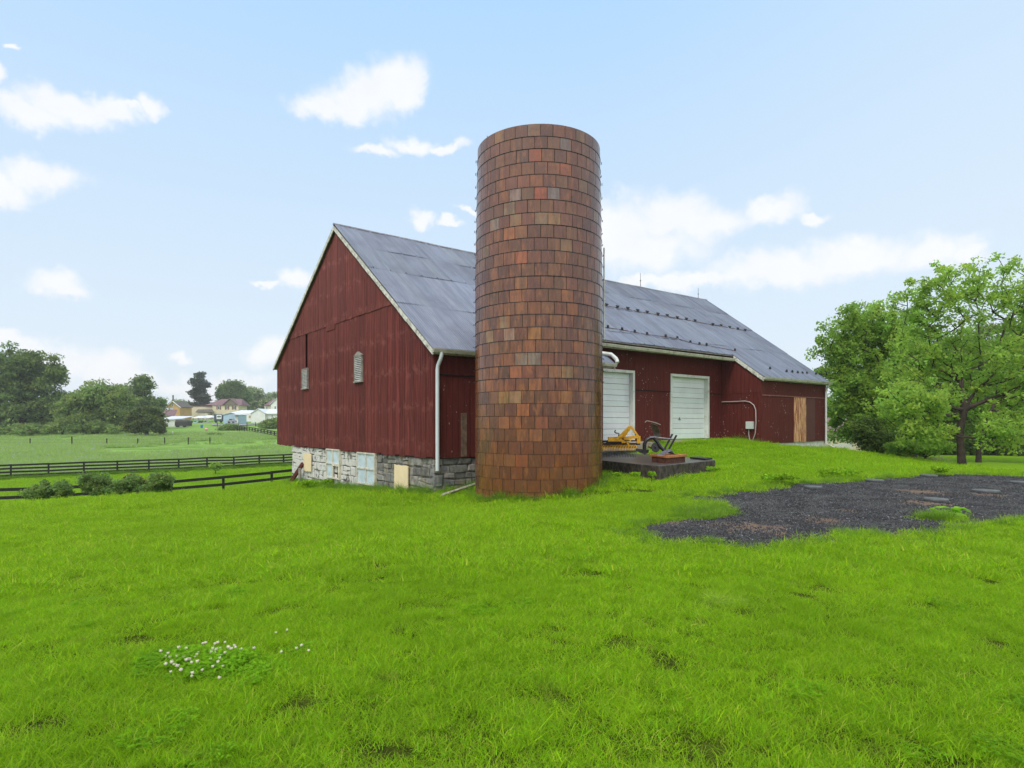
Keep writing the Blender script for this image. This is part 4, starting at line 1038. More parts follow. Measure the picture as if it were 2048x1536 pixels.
def skeleton(base, top, A, rng, step, droop=.22):
    nodes = []; par = []
    nt = 7; base = np.array(base); top = np.array(top)
    for i in range(nt + 1):
        f = i / nt; p = base + (top - base) * f; 
        if 0 < i < nt: p = p + rng.normal(0, .008 * np.linalg.norm(top - base), 3) * np.array([1, 1, .2])
        nodes.append(p); par.append(i - 1)
    zb = base[2]; order = np.argsort(np.linalg.norm(A - (base + (top - base) * .75), axis=1)); ends = []
    H = top[2] - zb
    for k in order:
        a = A[k]; Nn = np.array(nodes); dd = Nn - a; dist = np.sqrt((dd ** 2).sum(1))
        pen = np.where(Nn[:, 2] > a[2] - .25 * dist, 1.0 + 2.2, 1.0); pen = pen * np.where(np.arange(len(Nn)) < 3, 3.0, 1.0)
        j = int(np.argmin(dist * pen)); p0 = nodes[j]; ns = max(1, int(dist[j] / step)); last = j
        mid = rng.normal(0, .06 * dist[j], 3) + np.array([0, 0, -droop * dist[j]]) * .5
        for s in range(1, ns + 1):
            f = s / ns; p = p0 + (a - p0) * f + mid * 4 * f * (1 - f) * .5
            nodes.append(p); par.append(last); last = len(nodes) - 1
        ends.append(last)
    return np.array(nodes), np.array(par), ends
def branch_mesh(name, nodes, par, r0, rmin, m, parent, sides=6, exp=.47):
    n = len(nodes); cnt = np.zeros(n)
    haschild = np.zeros(n, bool); haschild[par[par >= 0]] = True; cnt[~haschild] = 1
    for i in range(n - 1, 0, -1): cnt[par[i]] += cnt[i]
    R_ = rmin * cnt ** exp; R_ = R_ * (r0 / R_[0]) if r0 else R_; R_ = np.maximum(R_, rmin)
    R_[0] *= 1.35
    p0 = nodes[par[1:]]; p1 = nodes[1:]; d = p1 - p0; L = np.linalg.norm(d, axis=1); d = d / np.maximum(L, 1e-6)[:, None]
    a = np.cross(d, np.array([.3, 1, .1])); a /= np.linalg.norm(a, axis=1)[:, None]; b = np.cross(d, a); k = np.arange(sides) * 2 * np.pi / sides
    ck, sk = np.cos(k), np.sin(k); ring = a[:, None, :] * ck[None, :, None] + b[:, None, :] * sk[None, :, None]
    ra = np.minimum(R_[par[1:]], R_[1:] * 1.6); rb = R_[1:]; ra[:7] = R_[:7]
    V = np.concatenate([p0[:, None, :] + ring * ra[:, None, None], (p1 + d * 0.02)[:, None, :] + ring * rb[:, None, None]], 1).reshape(-1, 3)
    m_ = len(p1); base = np.arange(m_)[:, None] * 2 * sides; kk = np.arange(sides)[None]; k2 = (kk + 1) % sides
    Fq = np.stack([base + kk, base + k2, base + sides + k2, base + sides + kk], 2).reshape(-1, 4)
    return np_mesh(name, V, Fq, m, parent, smooth=True)
def tree(name, label, base, top, lobes, ncl, per, rc, size, m, seed, r0=.2, rmin=.02, cat='tree', group=None, step=.8, flat=.6, up=.5, wood=True, cvar=.25, shell=.45, bark=None):
    """base, top: trunk ends; lobes: (centre, (rx,ry,rz), weight)"""
    rng = np.random.default_rng(seed); A = []
    W = np.array([l[2] for l in lobes], float); W /= W.sum()
    for (c, r_, w), wi in zip(lobes, W):
        k = max(2, int(ncl * wi)); g_ = rng.standard_normal((k, 3)); g_ /= np.linalg.norm(g_, axis=1)[:, None]; g_ *= (rng.uniform(0, 1, k) ** shell)[:, None]
        A.append(np.array(c) + g_ * np.array(r_))
    A = np.concatenate(A); A[:, 2] = np.maximum(A[:, 2], base[2] + .25)
    root = thing(name, label, cat, tuple(base), group=group)
    if wood:
        nodes, par, ends = skeleton(base, top, A, rng, step); branch_mesh('trunk', nodes, par, r0, rmin, bark or M['bark'], root)
    leaf_mesh('crown' if cat == 'tree' else 'foliage', A, per, rc, size, m, root, seed + 1, flat, up, cvar)
    return root
def lob(px, py, rx, ry, Y, dy=0, rz=None, w=None):
    c = at(px, py, Y + dy); k = (Y + dy) / F; return (tuple(c), (rx * k, (rz if rz is not None else rx * k * .8), ry * k), w if w else rx * ry)
LF = dict(
 walnut=m_leaf('walnut leaves', (0.30, 0.46, 0.075), 0.55, yel=(0.42, 0.54, 0.08), gloss=.15, rnd=0),
 bright=m_leaf('bright tree leaves', (0.26, 0.41, 0.065), 0.55, yel=(0.38, 0.52, 0.06), gloss=.15, rnd=0),
 deep=m_leaf('dark green leaves', (0.12, 0.19, 0.04), 0.35, yel=(0.08, 0.14, 0.02), gloss=.15, rnd=0),  # darker green for the rear trees and low shrub on the right
 far1=m_leaf('far tree leaves', (0.16, 0.235, 0.07), 0.4, yel=(0.18, 0.25, 0.06), gloss=.1, rnd=0),
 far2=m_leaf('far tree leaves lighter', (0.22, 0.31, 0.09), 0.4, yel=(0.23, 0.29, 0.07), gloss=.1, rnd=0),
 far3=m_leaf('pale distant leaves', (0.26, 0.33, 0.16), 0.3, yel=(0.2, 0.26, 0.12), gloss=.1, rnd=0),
 conif=m_leaf('conifer needles', (0.065, 0.085, 0.045), 0.15, yel=(0.07, 0.08, 0.035), gloss=.1, rnd=0),
 shrub=m_leaf('rose bush leaves', (0.18, 0.28, 0.075), 0.4, yel=(0.2, 0.25, 0.07), gloss=.2, rnd=0, dry=.35),
 reddish=m_leaf('shrub with reddish leaves', (0.12, 0.165, 0.045), 0.25, yel=(0.12, 0.07, 0.04), gloss=.15, rnd=0))
def gpt(px, py, Y): p = at(px, py, Y); return (p.x, p.y, tz(p.x, p.y))
# --- right side
Yw = 27.0; bw = gpt(1925, 940, Yw)
tree('walnut_tree', 'tall walnut tree with a dark bare trunk and visible spreading limbs at the right', bw, tuple(at(1922, 660, Yw)),
 [lob(1935, 590, 120, 80, Yw, 0, None, 5200), lob(1850, 610, 70, 60, Yw, 0, None, 2600), lob(2040, 590, 80, 75, Yw, 0, None, 4200), lob(1965, 700, 150, 85, Yw, 1.6, None, 7500), lob(1850, 720, 80, 75, Yw, .3, None, 6000),
  lob(1825, 800, 85, 55, Yw, -1.5, None, 5500), lob(1985, 815, 70, 45, Yw, 1.5, None, 2000), lob(1870, 835, 50, 35, Yw, .5, None, 1500), lob(2060, 760, 95, 90, Yw, -1, None, 7500), lob(1845, 862, 65, 32, Yw, -2, None, 2100), lob(2010, 860, 70, 40, Yw, -2.2, None, 2600), lob(1840, 600, 30, 60, Yw, .5, None, 800), lob(2110, 660, 70, 80, Yw, 0, None, 3800)],
 820, 54, .36, .15, LF['walnut'], 101, r0=.15, rmin=.013, step=.4, flat=.75, up=.3, shell=.5)
Y2 = 36.0
tree('ash_tree', 'leafy green tree directly behind the right end of the barn', gpt(1745, 905, Y2), tuple(at(1740, 700, Y2)),
 [lob(1735, 650, 70, 50, Y2), lob(1665, 690, 52, 42, Y2, 0, None, 1500), lob(1700, 730, 65, 55, Y2), lob(1790, 690, 70, 75, Y2), lob(1700, 800, 50, 60, Y2, -1), lob(1760, 790, 70, 70, Y2, -1), lob(1690, 862, 34, 36, Y2, 0, None, 700)],
 520, 85, .5, .19, LF['bright'], 102, r0=.25, rmin=.018, step=.5, flat=.8, up=.3, shell=.5)
Y3 = 48.0
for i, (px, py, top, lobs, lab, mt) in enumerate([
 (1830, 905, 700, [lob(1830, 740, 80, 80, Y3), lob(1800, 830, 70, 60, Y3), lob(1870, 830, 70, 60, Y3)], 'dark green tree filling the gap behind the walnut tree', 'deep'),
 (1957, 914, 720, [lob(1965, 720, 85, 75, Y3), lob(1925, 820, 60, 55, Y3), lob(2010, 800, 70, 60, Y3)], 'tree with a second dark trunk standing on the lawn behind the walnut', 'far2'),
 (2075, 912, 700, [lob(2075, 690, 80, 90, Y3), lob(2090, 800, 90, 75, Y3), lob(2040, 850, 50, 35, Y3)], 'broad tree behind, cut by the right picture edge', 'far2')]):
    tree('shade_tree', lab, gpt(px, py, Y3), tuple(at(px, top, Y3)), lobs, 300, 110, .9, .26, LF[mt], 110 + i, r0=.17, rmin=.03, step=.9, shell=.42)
Y4 = 62.0
for i, (px, ry) in enumerate([(1790, 60), (1880, 66), (1990, 60), (2080, 64), (2170, 60)]):
    tree('hedge_tree', ['dark tree low behind the barn end shrubs', 'dark tree between the two nearer trunks', 'dark tree beyond the right lawn', 'dark tree beyond the lawn near the picture edge', 'dark tree just outside the right edge'][i], gpt(px, 905, Y4), tuple(at(px, 830, Y4)),
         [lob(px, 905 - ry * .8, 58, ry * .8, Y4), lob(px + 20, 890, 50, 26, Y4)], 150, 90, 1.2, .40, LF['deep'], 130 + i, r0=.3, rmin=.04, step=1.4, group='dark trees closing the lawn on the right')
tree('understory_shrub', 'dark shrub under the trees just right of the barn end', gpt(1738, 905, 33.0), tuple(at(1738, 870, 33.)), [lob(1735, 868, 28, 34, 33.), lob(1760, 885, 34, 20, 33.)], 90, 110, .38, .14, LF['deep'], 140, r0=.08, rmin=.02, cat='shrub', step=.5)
tree('understory_shrub', 'loose green shrub left of the walnut trunk', gpt(1850, 912, 31.5), tuple(at(1850, 885, 31.5)), [lob(1840, 893, 60, 16, 31.5), lob(1800, 900, 36, 14, 31.5)], 80, 100, .34, .13, LF['bright'], 141, r0=.06, rmin=.015, cat='shrub', step=.5)
# --- left side
YL = 135.0
def ftree(name, lab, px, base, top, Y, lobs, ncl, per, rc, size, mt, seed, **kw):
    b_ = gpt(px, base, Y); return tree(name, lab, b_, tuple(at(px, top, Y)), [lob(*l[:4], Y, *(l[4:] if len(l) > 4 else ())) for l in lobs], ncl, per, rc, size, LF[mt], seed, **kw)
ftree('large_tree', 'tallest broad tree at the left picture edge', 48, 866, 720, YL, [(45, 730, 50, 45), (20, 760, 60, 60), (85, 760, 42, 55), (50, 820, 85, 48), (112, 745, 16, 25), (100, 830, 35, 34), (-30, 780, 60, 80)], 560, 90, 1.7, .62, 'far1', 201, r0=.8, rmin=.08, step=2.5, shell=.4)
ftree('leafy_tree', 'rounded mid-green tree right of the tallest left tree', 190, 866, 790, YL - 5, [(195, 800, 45, 38), (150, 822, 38, 35), (230, 815, 38, 40), (190, 845, 70, 20)], 380, 85, 1.5, .55, 'far2', 202, r0=.6, rmin=.08, step=2.2, shell=.4)
ftree('leafy_tree', 'darker tree with a tall narrow top beside the orange house', 285, 850, 770, YL + 30, [(285, 772, 20, 20), (270, 800, 26, 20), (305, 812, 26, 16), (285, 830, 34, 18)], 240, 80, 1.5, .6, 'far1', 203, r0=.6, rmin=.08, step=2.2, shell=.4)
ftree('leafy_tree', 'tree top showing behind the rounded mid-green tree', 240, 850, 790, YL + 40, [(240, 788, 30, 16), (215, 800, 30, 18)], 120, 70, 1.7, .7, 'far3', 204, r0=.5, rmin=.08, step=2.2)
ftree('low_shrub', 'pale undergrowth at the foot of the left trees', 125, 866, 845, YL - 8, [(60, 858, 70, 9), (150, 855, 55, 11), (230, 858, 50, 8)], 150, 70, 1.2, .5, 'far2', 206, r0=.2, rmin=.05, cat='shrub', step=1.6)
ftree('low_shrub', 'dense rounded shrub with reddish leaves left of the white shed', 294, 866, 835, 118., [(292, 838, 32, 24), (275, 850, 24, 16), (312, 850, 20, 16), (298, 822, 16, 10)], 240, 80, .95, .42, 'reddish', 207, r0=.3, rmin=.05, cat='shrub', step=1.4)
ftree('fir_tree', 'tall dark conifer with an irregular outline behind the cream house', 399, 838, 745, 270., [(399, 750, 9, 8), (394, 763, 13, 8), (404, 772, 14, 9), (396, 785, 17, 9), (404, 797, 18, 8), (397, 810, 22, 9), (400, 824, 18, 10)], 220, 70, 1.9, .8, 'conif', 208, r0=.5, rmin=.1, step=2.5, flat=.35, shell=.5)
ftree('round_tree', 'dark round-topped tree behind the right part of the cream house', 468, 838, 780, 275., [(466, 782, 24, 18), (448, 788, 13, 10), (484, 792, 16, 14), (470, 805, 28, 14)], 230, 80, 2.6, 1.0, 'far1', 209, r0=.8, rmin=.12, step=3, shell=.42)
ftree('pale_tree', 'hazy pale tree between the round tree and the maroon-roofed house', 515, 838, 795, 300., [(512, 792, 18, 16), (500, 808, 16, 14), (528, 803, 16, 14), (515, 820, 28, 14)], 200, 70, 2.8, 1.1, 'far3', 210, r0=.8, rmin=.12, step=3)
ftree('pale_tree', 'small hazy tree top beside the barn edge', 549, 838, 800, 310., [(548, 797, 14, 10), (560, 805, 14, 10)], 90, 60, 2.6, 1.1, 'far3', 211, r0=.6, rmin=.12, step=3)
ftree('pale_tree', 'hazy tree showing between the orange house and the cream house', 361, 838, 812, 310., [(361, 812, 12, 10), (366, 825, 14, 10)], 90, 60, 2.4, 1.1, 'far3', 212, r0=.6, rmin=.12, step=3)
ftree('flowering_bush', 'rounded bush with white blossom at the end of the distant black fence', 461, 866, 855, 150., [(462, 857, 16, 9), (448, 860, 9, 6), (478, 860, 8, 6)], 90, 60, 1.0, .42, 'far2', 213, r0=.1, rmin=.04, cat='shrub', step=1)
ftree('green_bush', 'rounded green bush close to the left barn edge', 540, 862, 850, 160., [(538, 850, 18, 10), (555, 845, 12, 10)], 90, 60, 1.1, .5, 'far2', 214, r0=.1, rmin=.04, cat='shrub', step=1)
ftree('meadow_brush', 'low loose brush in the meadow below the white-blossomed bush', 432, 882, 872, 120., [(424, 872, 12, 6), (438, 876, 14, 4)], 40, 50, .7, .35, 'far2', 215, r0=.06, rmin=.03, cat='shrub', step=1)
# far wood closing the horizon
rw_ = np.random.default_rng(9); C_ = []
for px in np.arange(-500, 620, 5.0):
    for k in range(3):
        Yf = 360 + rw_.uniform(-15, 15); p = at(px + rw_.uniform(-4, 4), 843 - rw_.uniform(0, 16 + 10 * math.sin(px * .021) ), Yf); C_.append(tuple(p))
for px in np.arange(1500, 2900, 9.0):
    for k in range(4):
        Yf = 110 + rw_.uniform(-8, 8); p = at(px + rw_.uniform(-4, 4), 885 - rw_.uniform(0, 62), Yf); C_.append(tuple(p))
fw = leaf_mesh('distant_wood', np.array(C_), 70, 4.2, 1.7, LF['far1'], None, 55, .8, .4, .3); tag(fw, 'far-off wood closing the horizon behind the houses', 'woodland', kind='stuff')
# rose bushes before the near fence
YB = 22.2
for i, (px, lobs, lab) in enumerate([
 (103, [(100, 978, 40, 15), (80, 990, 26, 14), (128, 986, 22, 14)], 'leftmost low rose bush before the near black fence'),
 (198, [(195, 968, 30, 17), (182, 960, 16, 12), (210, 980, 22, 12)], 'second rose bush from the left, tall and leafy'),
 (255, [(255, 972, 26, 16), (240, 980, 22, 12), (265, 962, 16, 10)], 'rose bush in the middle of the right-hand clump, with brown seed heads'),
 (318, [(318, 966, 24, 18), (335, 960, 12, 10), (306, 980, 24, 10)], 'rightmost rose bush before the near black fence')]):
    b_ = gpt(px, 990, YB + (.0 if i else -.8)); Yq = YB + (.0 if i else -.8)
    root = tree('rose_bush', lab, b_, (b_[0], b_[1], b_[2] + .5), [lob(*l, Yq, 0, .45) for l in lobs], 95, 90, .17, .085, LF['shrub'], 300 + i, r0=.05, rmin=.008, cat='shrub', group='rose bushes along the near fence', step=.2, flat=.8)
tree('rose_bush', 'reddish brown low bush between the rose bushes', gpt(275, 985, 24.2), (gpt(275, 985, 24.2)[0], 24.2, -2.6), [lob(262, 958, 12, 8, 24.2, 0, .3), lob(276, 962, 14, 8, 24.2, 0, .3)], 34, 70, .13, .07, m_leaf('brown red leaves', (.20, .075, .04), .3, world_var=False), 310, r0=.04, rmin=.008, cat='shrub', step=.2)
ftree('sapling', 'small bright sapling before the far plank fence', 431, 944, 930, 55., [(431, 933, 9, 8)], 22, 50, .3, .16, 'bright', 320, r0=.04, rmin=.012, cat='shrub', step=.3)
# weeds and small plants
LF['weed'] = m_leaf('weed leaves', (0.23, 0.41, 0.02), 0.35, yel=(.24, .40, .04), gloss=.05, rnd=0)
def weed(px, py, w_, h_, lab, mt=LF['weed'], leaf=.06, n=26, per=14, seed=400, name='weed_plant', rc=.06, wood=False):
    p = on_ground(px, py); k = p.y / F; H = h_ * k
    tree(name, lab, (p.x, p.y, p.z - .02), (p.x, p.y, p.z + H * .6), [((p.x, p.y, p.z + H * .42), (w_ * k, w_ * k * .7, H * .45), 1)], n, per, rc, leaf, mt, seed, r0=.012, rmin=.004, cat='plant', step=.12, flat=.8, wood=wood)
weed(1303, 964, 7, 26, 'upright broad-leaved weed at the near corner of the platform', seed=401, leaf=.09, n=22, per=8, wood=True)
weed(1272, 966, 12, 12, 'low leafy weed under the front side of the platform', seed=402, leaf=.07)
weed(1425, 952, 14, 20, 'leafy weed against the right end of the platform', seed=403, leaf=.08, n=34)
weed(1232, 966, 12, 10, 'small weed between silo and platform', seed=404)
weed(957, 992, 9, 22, 'feathery weed at the left foot of the silo', seed=405, leaf=.05, n=30)
weed(1013, 1000, 12, 20, 'feathery weed at the front foot of the silo', seed=406, leaf=.05, n=34)
weed(1150, 975, 14, 9, 'trailing weed at the right foot of the silo', seed=412, leaf=.05, n=24)
weed(616, 978, 22, 17, 'clump of tall weeds at the left end of the stone wall', seed=407, leaf=.10, n=40, per=18, rc=.1)
weed(660, 974, 16, 12, 'weeds under the broken basement window', seed=408, leaf=.08, n=30, rc=.1)
weed(1880, 954, 16, 14, 'bushy weed on the rear gravel edge', seed=409, leaf=.10, n=40, rc=.1)
weed(1560, 972, 40, 7, 'low leafy weeds along the rear gravel edge', seed=413, leaf=.08, n=70, rc=.1)
weed(1680, 958, 45, 6, 'low weeds beside the second gravel lid', seed=414, leaf=.09, n=60, rc=.1)
# broad-leaved weed on the gravel
p = on_ground(1900, 1036); wr = thing('broadleaf_weed', 'bright broad-leaved weed growing through the gravel', 'plant', tuple(p)); rr = random.Random(4)
m = MB()
for i in range(34):
    a = rr.uniform(0, 2 * math.pi); r_ = rr.uniform(.05, .26); h = rr.uniform(.05, .19); c = p + Vector((math.cos(a) * r_, math.sin(a) * r_ * .9, h)); o_ = Vector((math.cos(a), math.sin(a), rr.uniform(-.4, .3))).normalized(); s_ = o_.cross(Vector((0, 0, 1))).normalized(); L_ = rr.uniform(.10, .17); wd = L_ * .38; k = rr.uniform(.8, 1.3)
    pts = [c - o_ * L_ * .5, c - o_ * L_ * .15 + s_ * wd + Vector((0, 0, .02)), c + o_ * L_ * .3 + s_ * wd * .7 + Vector((0, 0, .01)), c + o_ * L_ * .55 - Vector((0, 0, .02)), c + o_ * L_ * .3 - s_ * wd * .7 + Vector((0, 0, .01)), c - o_ * L_ * .15 - s_ * wd + Vector((0, 0, .02))]
    m.add(pts, [(0, 1, 2, 3), (0, 3, 4, 5)], (k, k, k))
m.build('leaves', m_leaf('broad weed leaves', (.26, .50, .03), .4, world_var=False), wr)
m = MB(); 
for i in range(5):
    a = i * 1.3; m.tube([p, p + Vector((math.cos(a) * .1, math.sin(a) * .1, .13))], .006, 5)
m.build('stems', M['stem'], wr)
# clover flowers
CFL = [(930,803),(975,824),(990,810),(993,836),(1010,845),(1036,830),(980,874),(998,876),(1030,875),(1022,897),(1007,912),(1068,834),(1103,806),(1100,850),(1095,858),(1103,846),(1130,860),(1148,870),(1163,800),(1153,826),(1160,818),(1178,753),(1195,753),(1240,838),(1245,800),(1240,782),(1258,752),(1265,780),(1270,800),(1262,795),(1290,742),(1292,775),(1283,820),(1285,838),(1268,862),(1255,890),(1296,884),(1316,808),(1328,780),(1330,735),(1345,790),(1356,776),(1361,765),(1385,768),(1421,787),(1493,784),(1118,932),(1120,945),(1075,912),(1275,962),(1610,680),(1680,660),(1725,782),(1775,762),(1810,795),(1655,800),(1185,908),(1035,785),(1080,790)]
fl0 = None
for x, y in CFL:
    p = on_ground(x / 2.926, 1040 + y / 2.926 + 8)
    if fl0 is None:
        m = MB(); hh = .085
        for i in range(4): m.lathe((0, 0, hh - .012), [(.002, -.012), (.010, -.006), (.0135, .003), (.010, .011), (.003, .015)], 8) if i == 0 else None
        for k in range(14):
            a = k * 2.4; zz = -.006 + .018 * (k / 14); r_ = .011; d_ = Vector((math.cos(a), math.sin(a), .5)).normalized(); m.bar(Vector((math.cos(a) * r_ * .7, math.sin(a) * r_ * .7, hh - .012 + zz)), Vector((0, 0, hh - .012 + zz)) + d_ * .018, .004, .004)
        fl0 = m.build('clover_flower', M['petal'], None); m = MB(); m.tube([(0, 0, -.02), (.003, 0, .04), (0, 0, hh - .02)], .0015, 4)
        st = m.build('stem', M['stem'], None); st.parent = fl0; o = fl0; src = st
    else:
        o = fl0.copy(); COL.objects.link(o); s2_ = src.copy(); COL.objects.link(s2_); s2_.parent = o
    p = p + Vector((0, 0, .02)); o.location = p; o.rotation_euler = (random.uniform(-.3, .3), random.uniform(-.3, .3), random.uniform(0, 6)); k = random.uniform(.50, .74); o.scale = (k, k, k)
    tag(o, 'small white clover flower head in the clover patch on the near lawn' if x < 1550 else 'stray white clover flower head just right of the clover patch', 'flower', 'white clover flowers on the near lawn')

# ================================================================ HOUSES of the far town
def smat(name, col, rough=.7, var=.08, sc_=.6): return simple(name, col, rough, var, sc_)
HM = dict(cream=smat('pale yellow siding', (.60, .52, .38)), orange=smat('orange siding', (.48, .30, .13)), maroon=smat('maroon shingles', (.18, .11, .12)), roofd=smat('dark porch roof', (.12, .11, .09)),
          olive=smat('olive gable shingles', (.16, .14, .11)), white=smat('white siding', (.70, .70, .70)), roofw=smat('pale metal roof', (.62, .66, .72)), blue=smat('light blue siding', (.36, .50, .62)), glass=smat('dark window glass', (.05, .06, .08), .2),
          shut=smat('dark red shutters', (.14, .05, .06)), dark=smat('dark tarpaulin', (.05, .045, .045)), tan=smat('tan wall', (.55, .50, .40)), trail=smat('dark blue trailer', (.05, .075, .11)), grey=smat('grey wall', (.30, .31, .33)))
def hx(px, Y): return (px - CX) / F * Y
def hz(py, Y): return (HY - py) / F * Y
def hbox(mb, x0, x1, y0, y1, Y, dep, dz=0): mb.box((hx(x0, Y), Y, hz(y1, Y) - dz), (hx(x1, Y), Y + dep, hz(y0, Y)))
def part(name, mt, root, fn):
    m = MB(); fn(m); return m.build(name, mt, root)
def wins(root, Y, lst, glass='glass', shut=None, fr=None):
    for (x0, x1, y0, y1) in lst:
        f = part('window', HM[fr or 'white'], root, lambda m: m.box((hx(x0, Y), Y - .12, hz(y1, Y)), (hx(x1, Y), Y - .003, hz(y0, Y))))
        part('pane', HM[glass], f, lambda m: m.box((hx(x0, Y) + .12, Y - .15, hz(y1, Y) + .12), (hx(x1, Y) - .12, Y - .125, hz(y0, Y) - .12)))
        if shut:
            w = .5
            for xx in (hx(x0, Y) - w, hx(x1, Y) + .01): part('shutter', HM[shut], f, lambda m: m.box((xx, Y - .10, hz(y1, Y)), (xx + w - .02, Y - .004, hz(y0, Y))))
def gable_y(m, x0, x1, ye, yr, Y, dep, ov=.4, th=.18):      # ridge runs away from the viewer
    a, b = hx(x0, Y) - ov, hx(x1, Y) + ov; c = (a + b) / 2; ze, zr = hz(ye, Y), hz(yr, Y)
    for (p, q) in ((a, c), (b, c)):
        m.prism([(p, Y - ov, ze), (q, Y - ov, zr), (q, Y + dep + ov, zr), (p, Y + dep + ov, ze)], (0, 0, th))
def gable_fill(m, x0, x1, ye, yr, Y, th=.15):
    a, b = hx(x0, Y), hx(x1, Y); m.prism([(a, Y, hz(ye, Y)), (b, Y, hz(ye, Y)), ((a + b) / 2, Y, hz(yr, Y))], (0, th, 0))
def gable_x(m, x0, x1, ye, yr, Y, dep, hip0=0, hip1=0, ov=.4):
    a, b = hx(x0, Y) - ov, hx(x1, Y) + ov; ze, zr = hz(ye, Y), hz(yr, Y); y0_, y1_ = Y - ov, Y + dep + ov; ym = (y0_ + y1_) / 2
    r0_, r1_ = a + hip0, b - hip1
    vs = [(a, y0_, ze), (b, y0_, ze), (b, y1_, ze), (a, y1_, ze), (r0_, ym, zr), (r1_, ym, zr)]
    m.add(vs, [(0, 1, 5, 4), (2, 3, 4, 5), (1, 2, 5), (3, 0, 4), (3, 2, 1, 0)])
def root_at(name, lab, cat, px, Y, group=None): X = hx(px, Y); return thing(name, lab, cat, (X, Y, tz(X, Y)), group=group)
Y = 255.
r = root_at('house', 'pale yellow two-storey house with a maroon roof and a front gable', 'house', 430, Y)
part('wall', HM['cream'], r, lambda m: hbox(m, 424.6, 477, 810.5, 842, Y, 8, 2)); part('wall', HM['cream'], r, lambda m: hbox(m, 372, 424.4, 813, 842, Y + .5, 7, 2))
part('roof', HM['maroon'], r, lambda m: gable_x(m, 412, 481, 810.5, 797, Y, 8.5, 5.0, 1.5)); part('flat_roof', HM['maroon'], r, lambda m: hbox(m, 371, 425, 811.5, 813, Y + .3, 7))
part('gable', HM['olive'], r, lambda m: gable_fill(m, 447, 474, 810, 798, Y - .5)); part('gable_roof', HM['maroon'], r, lambda m: gable_y(m, 447, 474, 810.5, 797.5, Y - .4, 4))
part('porch_roof', HM['roofd'], r, lambda m: m.prism([(hx(396, Y), Y, hz(819.5, Y)), (hx(425, Y), Y, hz(819.5, Y)), (hx(434, Y), Y - 2.5, hz(825, Y)), (hx(397, Y), Y - 2.5, hz(825, Y))], (0, 0, .2)))
part('porch_wall', HM['tan'], r, lambda m: hbox(m, 397, 416, 825, 842, Y - 2.2, 2, 1))
wins(r, Y, [(435.5, 439.5, 812, 819), (452.5, 456.0, 812, 819), (466.5, 470, 812, 819)], shut='shut')
Y = 240.
r = root_at('house', 'orange-yellow house with a white-edged gable behind the trees', 'house', 345, Y)
part('wall', HM['orange'], r, lambda m: hbox(m, 331, 359.5, 814, 842, Y, 9, 2)); part('gable', HM['orange'], r, lambda m: gable_fill(m, 331, 359.5, 814, 802.5, Y)); part('roof', HM['roofd'], r, lambda m: gable_y(m, 331, 359.5, 814.5, 802, Y, 9))
part('rake', HM['white'], r, lambda m: gable_y(m, 331, 359.5, 815.5, 803, Y - .55, .1, ov=.3)); wins(r, Y, [(344, 347.5, 808, 812.5)])
part('chimney', HM['roofd'], r, lambda m: hbox(m, 344.5, 346, 790, 812, Y + 3, .6))
Y = 200.
r = root_at('outbuilding', 'low outbuilding with a faded maroon roof below the orange house', 'shed', 325, Y)
part('wall', HM['tan'], r, lambda m: hbox(m, 312, 350, 832, 846, Y, 6, 2)); part('roof', HM['maroon'], r, lambda m: m.prism([(hx(309, Y), Y - .3, hz(832.5, Y)), (hx(350, Y), Y - .3, hz(832.5, Y)), (hx(345, Y), Y + 3, hz(820, Y)), (hx(312, Y), Y + 3, hz(820, Y))], (0, 0, .2)))
part('upper_roof', HM['roofw'], r, lambda m: hbox(m, 310, 336, 816, 820, Y + 3, 3))
Y = 185.
r = root_at('shed', 'long low white shed with a pale roof beside the reddish shrub', 'shed', 345, Y)
part('wall', HM['white'], r, lambda m: hbox(m, 324, 350, 840, 853, Y, 5, 1)); part('roof', HM['roofw'], r, lambda m: m.prism([(hx(322, Y), Y - .4, hz(840, Y)), (hx(366, Y), Y - .4, hz(838, Y)), (hx(370, Y), Y + 5, hz(833, Y)), (hx(326, Y), Y + 5, hz(833, Y))], (0, 0, .18)))
part('side_wall', HM['grey'], r, lambda m: hbox(m, 350.2, 366, 839, 850, Y + .5, 4.5, 1))
Y = 180.
r = root_at('covered_trailer', 'dark covered trailer parked before the white shed', 'trailer', 362, Y)
part('body', HM['dark'], r, lambda m: hbox(m, 349.5, 375, 843, 851.5, Y, 2.6)); part('cover', HM['roofd'], r, lambda m: hbox(m, 351, 373, 840.5, 842.9, Y + .2, 2.2))
for xx in (355, 369): part('wheel', M['iron'], r, lambda m: m.prism([(hx(xx, Y) + .5 * math.cos(k * .5236), Y - .1, hz(852, Y) + .5 * math.sin(k * .5236)) for k in range(12)], (0, .25, 0)))
Y = 215.
r = root_at('carport', 'open carport with two pale humped roofs before the yellow house', 'carport', 403, Y)
part('roof', HM['roofw'], r, lambda m: gable_x(m, 385, 406, 836, 831.5, Y, 5, 1.5, 1.5)); part('roof', HM['roofw'], r, lambda m: gable_x(m, 402, 423, 835, 830.5, Y + 5.5, 5, 1.5, 1.5))
for xx in (386, 396, 405.5, 413, 422): part('post', HM['grey'], r, lambda m: hbox(m, xx, xx + .9, 835.5, 850, Y + .2, .2))
Y = 213.
